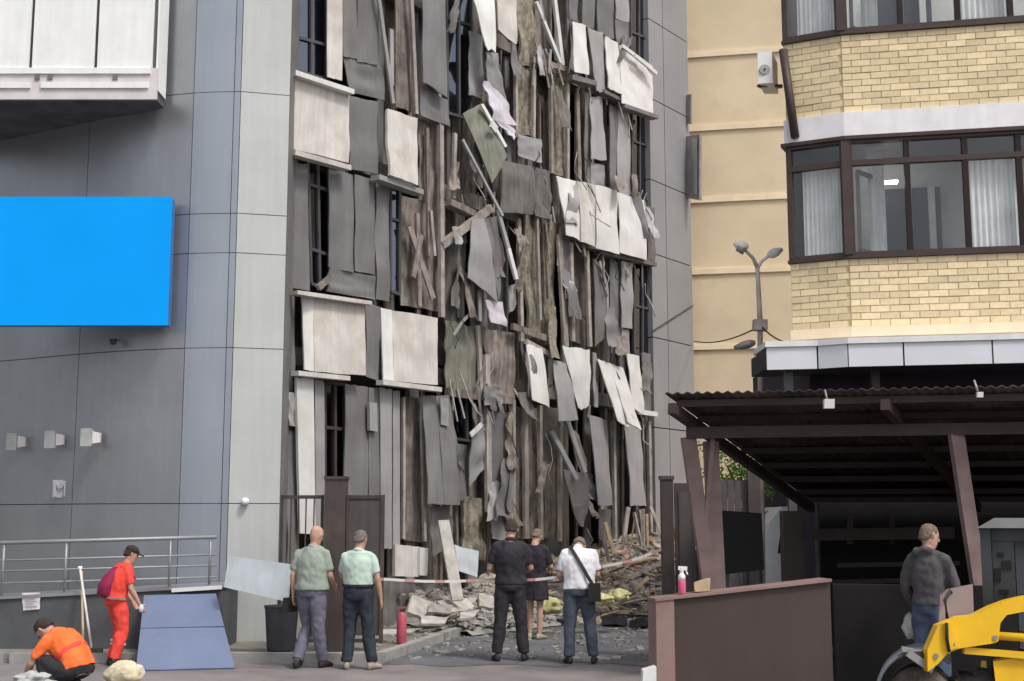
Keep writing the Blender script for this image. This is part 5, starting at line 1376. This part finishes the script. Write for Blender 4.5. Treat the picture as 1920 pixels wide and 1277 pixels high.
def person(label, loc, rotz, scale, pose, shirt, trousers, shoes, hair=None, sleeve='short', wide=1.0, belly=1.0, hood=False, skirt=False, tuck=False, cap=None, loose=0.0, gloves=None):
    J = dict(DEF); J.update(pose)
    B_ = Body(loc, rotz, scale); M = B_.M
    e = empty('person', loc, label, 'person')
    V3 = lambda p: Vector(p)
    sp = [V3(p) for p in J['spine']]; hd = V3(J['head']); fc = V3(J['face']).normalized()
    up = (hd - sp[3]).normalized(); rt_ = fc.cross(up).normalized(); fc = up.cross(rt_).normalized()
    ux = (V3(J['hip'][1]) - V3(J['hip'][0])).normalized()
    body = MB()
    torso(body, sp, 0, 3, -.006, wide * .9, ux, belly)
    limb(body, [lerp(sp[2], sp[3], .7), sp[3], hd + up * -.04], [.05, .054, .055])
    hr = []
    for (t, a, b, f) in ((-.125, .03, .03, .05), (-.11, .05, .055, .03), (-.075, .062, .078, .012), (-.03, .071, .09, .004), (.02, .075, .096, 0), (.06, .072, .092, -.004), (.095, .055, .07, -.008), (.113, .03, .038, -.01), (.118, .008, .01, -.01)):
        hr.append(ringpts(hd + up * t + fc * f, rt_, fc, a, b, 18))
    loft(body, hr)
    limb(body, [hd + fc * .088 + up * .02, hd + fc * .112 - up * .02, hd + fc * .09 - up * .03], [.01, .015, .012], 8)         # nose
    limb(body, [hd + fc * .085 - up * .062 - rt_ * .022, hd + fc * .092 - up * .062, hd + fc * .085 - up * .062 + rt_ * .022], [.006, .009, .006], 8)
    for sd in (-1, 1): limb(body, [hd + rt_ * sd * .074 - up * .03, hd + rt_ * sd * .086 - fc * .005 + up * .005, hd + rt_ * sd * .08 + up * .028], [.009, .013, .009], 8)
    lw_ = .92 if skirt else .9
    for i in (0, 1):
        s_, el, wr = V3(J['sh'][i]), V3(J['el'][i]), V3(J['wr'][i])
        limb(body, [lerp(s_, sp[2], .25), s_, lerp(s_, el, .45), el, lerp(el, wr, .35), wr], [.045, .046, .044, .039, .04, .027])
        hand(body, wr, (wr - el), -1 if i == 0 else 1)
        h, k, a = V3(J['hip'][i]), V3(J['kn'][i]), V3(J['an'][i])
        limb(body, [h + Vector((0, 0, .03)), lerp(h, k, .3), k, lerp(k, a, .3), a], [.085 * lw_, .083 * lw_, .055 * lw_, .056 * lw_, .036])
        td = V3(J['toe'][i]).normalized(); limb(body, [a, a + Vector((0, 0, -.05)), a + td * .1 + Vector((0, 0, -.06))], [.036, .032, .028])
    voxel(body, M, 'body', 'skin', e, .0105 * scale, 0, 3)
    # shirt
    sh = MB(); torso(sh, sp, .95 if tuck else .42, 2.93, .014 + loose, wide, ux, belly)
    for i in (0, 1):
        s_, el, wr = V3(J['sh'][i]), V3(J['el'][i]), V3(J['wr'][i])
        if sleeve == 'short': limb(sh, [lerp(s_, sp[2], .35), s_, lerp(s_, el, .4), lerp(s_, el, .78)], [.07, .064, .064, .062])
        limb(sh, [sp[3] - (sp[3] - sp[2]).normalized() * .035, lerp(sp[3], s_, .55), s_ + Vector((0, 0, .004))], [.055, .05, .058])
        if sleeve != 'short': limb(sh, [lerp(s_, sp[2], .35), s_, lerp(s_, el, .45), el, lerp(el, wr, .5), wr], [.072, .068, .064, .058, .052, .042])
    if hood:
        c = sp[3] - fc * .05 - up * .02; limb(sh, [c + rt_ * -.1 + fc * .05, c + rt_ * -.07 - fc * .03, c + fc * -.06 - up * .05, c + rt_ * .07 - fc * .03, c + rt_ * .1 + fc * .05], [.03, .04, .045, .04, .03])
    if skirt:
        hp_ = sp[0]
        loft(sh, [ringpts(Vector((0, 0, z)) + Vector((hp_.x, hp_.y, 0)), Vector((1, 0, 0)), Vector((0, 1, 0)), a, b, 20) for z, a, b in ((1.1, .165, .12), (.95, .2, .15), (.8, .215, .165), (.62, .225, .175))])
    voxel(sh, M, 'dress' if skirt else ('jacket' if hood else 'shirt'), shirt, e, .0125 * scale, .015, 4, 8.0)
    if not skirt:
        tr_ = MB(); torso(tr_, sp, 0.0, .98 if tuck else .62, .012, wide, ux, belly if tuck else 1)
        for i in (0, 1):
            h, k, a = V3(J['hip'][i]), V3(J['kn'][i]), V3(J['an'][i])
            limb(tr_, [h + Vector((0, 0, .05)), lerp(h, k, .25), lerp(h, k, .6), k, lerp(k, a, .4), lerp(k, a, .97)], [.1, .102 + loose, .086 + loose, .072 + loose, .07 + loose, .06 + loose])
        voxel(tr_, M, 'trousers', trousers, e, .0125 * scale, .015, 4, 8.0)
    if not skirt and not hood:
        mb = MB(); loft(mb, [ringpts(sp[3] + (sp[3] - sp[2]).normalized() * dz + fc * .004, rt_, fc, .068 - dz * .2, .07 - dz * .2, 18) for dz in (-.035, .012)]); mesh('collar', [M @ v for v in mb.v], mb.f, shirt, e, True)
    if tuck:
        mb = MB(); torso(mb, sp, .9, 1.03, .034, wide, ux, belly); mesh('belt', [M @ v for v in mb.v], mb.f, 'leather_black', e, True)
    for i in (0, 1):
        a = V3(J['an'][i]); td = V3(J['toe'][i]).normalized(); sd = td.cross(Vector((0, 0, 1))); b0 = Vector((a.x, a.y, a.z - .085))
        mb = MB(); Zu = Vector((0, 0, 1))
        loft(mb, [ringpts(b0 + td * t + Zu * (z + .003), sd, Zu, w_, z, 14) for t, w_, z in ((-.075, .02, .03), (-.06, .036, .045), (0, .04, .055), (.07, .043, .042), (.13, .045, .032), (.175, .032, .024), (.19, .012, .014))])
        mesh('shoe', [M @ v for v in mb.v], mb.f, shoes, e, True)
        if gloves:
            pass
    if hair:
        mb = MB()
        hr = []
        for (t, a, b, f) in ((-.06, .05, .035, -.065), (-.03, .076, .06, -.045), (.01, .083, .085, -.022), (.045, .084, .096, -.012), (.08, .073, .086, -.01), (.11, .05, .06, -.012), (.127, .02, .025, -.014)):
            hr.append(ringpts(hd + up * t + fc * f, rt_, fc, a, b, 18))
        loft(mb, hr); voxel(mb, M, 'hair', hair, e, .006, .007, 2, 55)
    for sd in (-1, 1):
        mb = MB(); ball(mb, hd + fc * .087 + rt_ * sd * .032 + up * .012, .011, 6); mesh('eye', [M @ v for v in mb.v], mb.f, 'leather_black', e, True)
    if cap:
        mb = MB(); loft(mb, [ringpts(hd + up * t + fc * f, rt_, fc, a, b, 18) for t, a, b, f in ((.035, .086, .106, -.004), (.07, .085, .104, -.006), (.1, .068, .084, -.008), (.125, .03, .038, -.01))])
        loft(mb, [ringpts(hd + up * t + fc * .12, rt_, fc, .07, .06, 16) for t in (.036, .046)])
        mesh('cap', [M @ v for v in mb.v], mb.f, cap, e, True)
    return e, M
def gpt(px, Y): return Vector((at(px, HZ, Y).x, Y, 0.0))
rd = math.radians

# bald man in sage shirt, walking away to the right
e, M = person('bald man in sage shirt and grey-blue trousers beside the wide gate post', gpt(588, 16.1), rd(-18), .985,
    dict(kn=[(-.1, .09, .5), (.1, -.02, .5)], an=[(-.13, -.12, .1), (.12, .1, .085)], spine=[(0, -.01, .87), (0, 0, 1.07), (0, .01, 1.31), (0, .02, 1.5)], head=(0.02, .05, 1.635), face=(.35, 1, -.05),
         el=[(-.24, -.06, 1.14), (.23, .03, 1.14)], wr=[(-.26, .0, .9), (.21, .2, 1.0)]), 'shirt_sage', 'trousers_greyblue', 'shoe_dark', None, wide=1.12, belly=1.12, loose=.008)
mb = MB(); mb.hexa([Vector(v) for v in ((-.36, -.12, .68), (-.27, -.12, .68), (-.27, .14, .68), (-.36, .14, .68))], [Vector(v) for v in ((-.35, -.1, .86), (-.28, -.1, .86), (-.28, .12, .86), (-.35, .12, .86))])
bgs = mesh('hand_bag', [M @ v for v in mb.v], mb.f, 'leather_black'); tag(bgs, 'small black bag carried at the bald man\'s left side', 'bag')
# man in mint shirt
e, M = person('dark-haired man in mint-green shirt and navy trousers, back turned', gpt(674, 16.0), rd(-8), .955,
    dict(kn=[(-.11, .03, .5), (.13, .02, .49)], an=[(-.13, -.03, .085), (.2, -.03, .085)], toe=[(-.3, 1, 0), (.5, 1, 0)], face=(.3, 1, -.1), head=(.01, .04, 1.63),
         el=[(-.24, .08, 1.16), (.26, -.03, 1.14)], wr=[(-.13, .22, 1.06), (.29, .03, .89)]), 'shirt_green', 'trousers_navy', 'shoe_tan', 'hair_grey', tuck=True, wide=1.06, belly=1.1, loose=.008)
# man in black
e, M = person('man dressed all in black standing by the tape, back turned', gpt(957, 16.9), rd(3), 1.03,
    dict(kn=[(-.13, .0, .5), (.13, .0, .5)], an=[(-.17, -.03, .085), (.17, -.03, .085)], head=(.01, .05, 1.63), el=[(-.26, .03, 1.14), (.26, .03, 1.14)], wr=[(-.17, .22, 1.08), (.17, .22, 1.08)]),
    'shirt_black', 'trousers_black', 'shoe_dark', 'hair_dark', wide=1.08, loose=.008)
# woman in dark dress beyond
e, M = person('woman in black knee-length dress right of the man in black', gpt(1003, 19.9), rd(-25), .96,
    dict(head=(.0, .07, 1.61), el=[(-.25, .04, 1.14), (.25, .06, 1.13)], wr=[(-.15, .25, 1.07), (.12, .27, 1.08)], an=[(-.08, -.03, .085), (.08, -.02, .085)], kn=[(-.08, .0, .5), (.08, .01, .5)]),
    'shirt_black', None, 'shoe_tan', 'hair_sandy', skirt=True, wide=1.12)
# man in white T-shirt with head bowed
e, M = person('man in white T-shirt and slate jeans with head bowed', gpt(1085, 16.6), rd(4), .98,
    dict(spine=[(0, -.03, .86), (0, -.02, 1.06), (0, .02, 1.30), (0, .1, 1.455)], head=(.03, .23, 1.50), face=(.05, .7, -.7), sh=[(-.185, .05, 1.40), (.185, .05, 1.40)],
         el=[(-.25, .06, 1.12), (.25, .06, 1.12)], wr=[(-.16, .24, 1.02), (.16, .25, 1.02)], kn=[(-.12, .0, .5), (.14, .0, .5)], an=[(-.14, -.03, .085), (.18, -.03, .085)]),
    'shirt_white', 'jeans_slate', 'shoe_dark', 'hair_grey', wide=1.1, loose=.01, belly=1.05)
ct = empty('shoulder_bag', M @ Vector((.24, .02, .93)), 'black shoulder bag with strap across the white T-shirt', 'bag')
mb = MB(); mb.hexa([Vector(v) for v in ((.08, -.26, .8), (.25, -.22, .8), (.27, -.13, .8), (.09, -.17, .8))], [Vector(v) for v in ((.09, -.25, 1.03), (.25, -.21, 1.03), (.26, -.13, 1.03), (.1, -.17, 1.03))]); mesh('bag_body', [M @ v for v in mb.v], mb.f, 'leather_black', ct)
mb = MB(); pts = [(-.11, .08, 1.5), (-.1, -.05, 1.46), (-.05, -.145, 1.36), (.03, -.185, 1.22), (.11, -.195, 1.08), (.16, -.2, 1.0)]
for a, b_ in zip(pts[:-1], pts[1:]): mb.bar(a, b_, .045, .012, (0, -1, .3))
mesh('strap', [M @ v for v in mb.v], mb.f, 'leather_black', ct)
# standing worker in red, facing right
e, M = person('worker in red overalls with dark cap and magenta backpack', gpt(228, 16.4), rd(-60), .87,
    dict(spine=[(0, -.05, .84), (0, -.03, 1.03), (0, .04, 1.27), (0, .1, 1.44)], head=(.0, .16, 1.575), face=(.1, 1, -.35), sh=[(-.185, .07, 1.37), (.185, .07, 1.37)],
         el=[(-.24, .1, 1.1), (.23, .12, 1.09)], wr=[(-.2, .25, .89), (.2, .26, .86)], kn=[(-.1, .07, .49), (.1, .05, .49)], an=[(-.11, -.03, .085), (.12, -.05, .085)]),
    'work_red', 'work_red', 'shoe_dark', 'hair_dark', wide=1.14, cap='hair_dark', loose=.02)
mb = MB()
loft(mb, [ringpts(Vector((0.02, .0 - .0, z)) + Vector((0, y, 0)), Vector((1, 0, 0)), Vector((0, 1, 0)), a, b, 16) for z, y, a, b in ((.98, -.2, .12, .07), (1.02, -.21, .15, .1), (1.15, -.19, .155, .105), (1.28, -.13, .14, .085), (1.38, -.06, .1, .06), (1.4, -.05, .05, .03))])
bk = empty('backpack', M @ Vector((0, -.2, 1.0)), 'magenta backpack on the back of the worker in red', 'backpack')
mesh('bag_body', [M @ v for v in mb.v], mb.f, 'bag_magenta', bk, True)
mb = MB(); mb.bar((-.11, -.02, 1.4), (-.13, .2, 1.22), .04, .012, (-1, 0, 0)); mb.bar((.13, -.02, 1.4), (.15, .2, 1.22), .04, .012, (1, 0, 0)); mesh('strap', [M @ v for v in mb.v], mb.f, 'bag_magenta', bk)
mb = MB(); torso(mb, [Vector(p) for p in ((0, -.05, .84), (0, -.03, 1.03), (0, .04, 1.27), (0, .1, 1.44))], .5, .66, .045, 1.14); mesh('tool_belt', [M @ v for v in mb.v], mb.f, 'stud_brown', e, True)
for zz in (.35, .3):
    for sx in (-.1, .1):
        mb = MB(); loft(mb, [ringpts(Vector((sx, .02, z)), Vector((1, 0, 0)), Vector((0, 1, 0)), .088, .088, 16) for z in (zz - .015, zz + .015)]); mesh('reflective_band', [M @ v for v in mb.v], mb.f, 'reflective', e, True)
mb = MB(); ball(mb, Vector((.21, .28, .81)), (.03, .035, .06)); mesh('glove', [M @ v for v in mb.v], mb.f, 'glove_white', e, True)
# crouching worker in orange, facing left
e, M = person('crouching worker in bright orange vest bending over the ground', gpt(146, 13.35), rd(72), .98,
    dict(spine=[(0, -.12, .24), (0, -.06, .42), (0, .10, .57), (0, .24, .66)], head=(0, .345, .70), face=(0, .8, -.55), sh=[(-.19, .17, .6), (.19, .17, .6)],
         el=[(-.25, .3, .38), (.25, .3, .38)], wr=[(-.12, .46, .24), (.12, .46, .24)], hip=[(-.1, -.1, .26), (.1, -.1, .26)], kn=[(-.2, .22, .40), (.2, .24, .40)], an=[(-.16, .02, .09), (.16, .04, .09)], toe=[(-.25, 1, 0), (.25, 1, 0)]),
    'hi_vis_orange', 'trousers_black', 'shoe_dark', 'hair_dark', wide=1.08, loose=.012)
mb = MB(); sp_ = [Vector(p) for p in ((0, -.12, .24), (0, -.06, .42), (0, .10, .57), (0, .24, .66))]
torso(mb, sp_, 1.25, 1.42, .03, 1.1); mesh('reflective_band', [M @ v for v in mb.v], mb.f, 'work_red', e, True)
# man in grey jacket by the loader
e, M = person('grey-haired man in dark grey hooded jacket and blue jeans by the loader', gpt(1737, 13.2), rd(-42), 1.0,
    dict(head=(.01, .03, 1.635), face=(.75, 1, -.1), el=[(-.25, -.02, 1.14), (.25, .05, 1.14)], wr=[(-.24, .12, .92), (.2, .24, .98)]),
    'jacket_grey', 'jeans_blue', 'shoe_dark', 'hair_sandy', sleeve='long', hood=True, wide=.96, loose=.008)
o = blob('plastic_bag', M @ Vector((-.26, .14, .6)), (.1, .1, .13), 'cloth_grey', 9, .3, False); tag(o, 'pale grey bag hanging beside the man in grey jacket', 'bag')

# ================================================================== LOADER
YLD = 8.9
ld = empty('skid_loader', (at(1900, HZ, YLD).x, YLD + .6, 0), 'yellow compact loader with dark cab at bottom right corner', 'loader')
arm_px = [(1739.5, 1260), (1739, 1219), (1759, 1173), (1771, 1168), (1799, 1157), (1827, 1154), (1861, 1137), (1891, 1126), (1920, 1119), (1990, 1108), (2080, 1112), (2080, 1160), (1990, 1146), (1925, 1146), (1888, 1153), (1876, 1168), (1872, 1202), (1865, 1206), (1799, 1216), (1777, 1225), (1759, 1245)]
for dy in (0,):
    poly = [at(x, y, YLD) + Vector((0, dy, 0)) for x, y in arm_px]
    ar = MB().prism(poly, (0, .1, 0)).build('lift_arm', 'loader_yellow', ld)
    MB().prism([at(x, y, YLD - .014) + Vector((0, dy, 0)) for x, y in ((1771, 1170), (1781, 1166), (1798, 1214), (1779, 1220))], (0, .012, 0)).build('arm_bracket', 'loader_yellow', ar)
    MB().tube([at(1868, 1192, YLD + .04 + dy), at(2060, 1205, YLD + .04 + dy)], .028, 12).build('lift_cylinder', 'loader_yellow', ar, True)
    MB().bar(at(1806, 1219, YLD + .05 + dy), at(2060, 1240, YLD + .05 + dy), .045, .05).build('lower_link', 'loader_yellow', ar)
    for (x, y) in ((1786, 1208), (1866, 1196), (1755, 1230)):
        MB().tube([at(x, y, YLD - .012 + dy), at(x, y, YLD - .002 + dy)], .018, 10).build('pin', 'metal_grey', ar)
# cab, turned so that its flank follows the line of sight
xc0, xc1 = at(1836, HZ, YLD + .25).x, at(1836, HZ, YLD + .25).x + 1.25
yc0, yc1 = YLD + .25, YLD + 1.1
zc0, zc1 = .75, at(1850, 990, YLD + .25).z
def crot(p):
    c_, s_ = math.cos(rd(-21)), math.sin(rd(-21)); x, y = p[0] - xc0, p[1] - yc0
    return Vector((xc0 + x * c_ - y * s_, yc0 + x * s_ + y * c_, p[2]))
def cbox(lo, hi):
    (x0, y0, z0), (x1, y1, z1) = lo, hi
    return MB().hexa([crot(p) for p in ((x0, y0, z0), (x1, y0, z0), (x1, y1, z0), (x0, y1, z0))], [crot(p) for p in ((x0, y0, z1), (x1, y0, z1), (x1, y1, z1), (x0, y1, z1))])
def post(x, y, name='cab_post'): cbox((x - .035, y - .035, zc0), (x + .035, y + .035, zc1)).build(name, 'loader_dark', ld)
for x in (xc0 + .035, xc0 + .62, xc1): 
    for y in (yc0, yc1): post(x, y)
MB().hexa([crot(p) for p in ((xc0 - .02, yc0 - .06, zc1), (xc1 + .1, yc0 - .06, zc1), (xc1 + .1, yc1 + .06, zc1), (xc0 - .02, yc1 + .06, zc1))], [crot(p) for p in ((xc0 + .1, yc0, zc1 + .07), (xc1, yc0, zc1 + .07), (xc1, yc1, zc1 + .07), (xc0 + .1, yc1, zc1 + .07))]).build('cab_roof', 'loader_grey', ld)
cbox((xc0 + .075, yc0 - .01, zc1 - .09), (xc0 + .58, yc0 + .02, zc1 - .003)).build('cab_header', 'loader_dark', ld)
cbox((xc0 + .075, yc0 - .004, zc0), (xc0 + .22, yc0 + .01, zc1 - .092)).build('side_guard', 'loader_dark', ld)
for k in range(6):
    z = zc1 - .2 - k * .085
    jx = .03 * math.sin(k * 2.1); cbox((xc0 + .11 + jx, yc0 - .014, z), (xc0 + .15 + jx + .02 * (k % 2), yc0 - .005, z + .03 + .03 * (k % 3))).build('guard_slot', 'black_board', ld)
cbox((xc0 + .225, yc0, zc0), (xc0 + .582, yc0 + .008, zc1 - .092)).build('pane', 'glass_blue', ld)
cbox((xc0 + .66, yc0, zc0), (xc1 - .04, yc0 + .008, zc1 - .01)).build('pane', 'glass_blue', ld)
cbox((xc0 + .35, yc0 + .25, .8), (xc0 + .75, yc1 - .2, 1.05)).build('seat', 'loader_dark', ld)
cbox((xc0 + .68, yc0 + .25, 1.05), (xc0 + .8, yc1 - .2, 1.6)).build('seat_back', 'loader_grey', ld)
cbox((xc0 - .05, yc0 - .02, .35), (xc1 + .6, yc1 + .02, .74)).build('chassis', 'loader_yellow', ld)
MB().prism([at(x, y, YLD + .06) for x, y in ((1862, 1240), (1900, 1234), (2060, 1236), (2060, 1345), (1885, 1345), (1868, 1290))], (.05, .12, 0)).build('side_body', 'loader_yellow', ld)
# front guard plate left of the cab, hoses
gp = [at(x, y, YLD + .14) for x, y in ((1760, 1166), (1763, 1118), (1775, 1107), (1824, 1097), (1826, 1152), (1800, 1162))]
gd = MB().prism(gp, (.05, .15, 0)).build('front_guard', 'guard_pink', ld)
MB().tube([at(1776, 1160, YLD - .03), at(1772, 1125, YLD - .03), at(1781, 1108, YLD + .1), at(1790, 1120, YLD + .3)], .012, 8).build('hose', 'rubber', ld, True)
MB().tube([at(1775, 1168, YLD - .03), at(1776, 1200, YLD - .03), at(1780, 1222, YLD - .02)], .011, 8).build('hose', 'rubber', ld, True)
MB().tube([at(1826, 1100, YLD + .3), at(1818, 1130, YLD + .3), at(1806, 1160, YLD + .2)], .011, 8).build('hose', 'rubber', ld, True)
# wheels
def wheel(px, Y):
    c = Vector((at(px, HZ, Y).x, Y, .38)); b = MB()
    loft(b, [[c + Vector((r * math.cos(6.28318 * k / 28), y, r * math.sin(6.28318 * k / 28))) for k in range(28)] for y, r in ((0, .2), (-.0, .33), (.03, .37), (.1, .385), (.18, .37), (.21, .33), (.21, .2))])
    w_ = b.build('wheel', 'rubber', ld, False)
    for k in range(18):
        a = k * 2 * math.pi / 18
        MB().bar(c + Vector((.38 * math.cos(a), .02, .38 * math.sin(a))), c + Vector((.385 * math.cos(a + .12), .19, .385 * math.sin(a + .12))), .045, .03, (math.cos(a), 0, math.sin(a))).build('tread_lug', 'rubber', w_)
    b = MB(); loft(b, [[c + Vector((r * math.cos(6.28318 * k / 20), y, r * math.sin(6.28318 * k / 20))) for k in range(20)] for y, r in ((-.004, .2), (.02, .17), (.03, .06), (.0, .05))]); b.build('rim', 'loader_yellow', w_)
wheel(1836, YLD + .12); wheel(1836 + 270, YLD + .12)
# sweeper attachment: curved hood over a round brush
hc = at(1727, 1308, YLD + .1); rH = .32
V = []; Fc = []; nA = 18
for k in range(nA + 1):
    a = math.pi * (.98 - .72 * k / nA)
    for (r, y) in ((rH, 0), (rH, 1.25), (rH - .025, 1.25), (rH - .025, 0)): V.append(hc + Vector((r * math.cos(a) + .12 * y, y * .36, r * math.sin(a))))
for k in range(nA):
    for j in range(4): Fc.append((4 * k + j, 4 * k + (j + 1) % 4, 4 * k + 4 + (j + 1) % 4, 4 * k + 4 + j))
Fc.append((0, 1, 2, 3)); Fc.append((4 * nA + 3, 4 * nA + 2, 4 * nA + 1, 4 * nA))
mesh('sweeper_hood', V, Fc, 'hood_grey', ld, True)
b = MB(); b.tube([hc + Vector((0, .03, -.02)), hc + Vector((.14, .42, -.02))], .22, 20); b.build('brush_roller', 'bristle', ld, True)
MB().bar(at(1690, 1216, YLD + .08), at(1712, 1220, YLD + .08), .035, .03).build('bright_bar', 'chrome', ld)
MB().bar(at(1702, 1224, YLD + .06), at(1748, 1256, YLD + .06), .05, .04).build('hitch_link', 'metal_grey', ld)
MB().bar(at(1712, 1228, YLD + .1), at(1752, 1232, YLD + .1), .04, .04).build('hitch_link', 'loader_dark', ld)
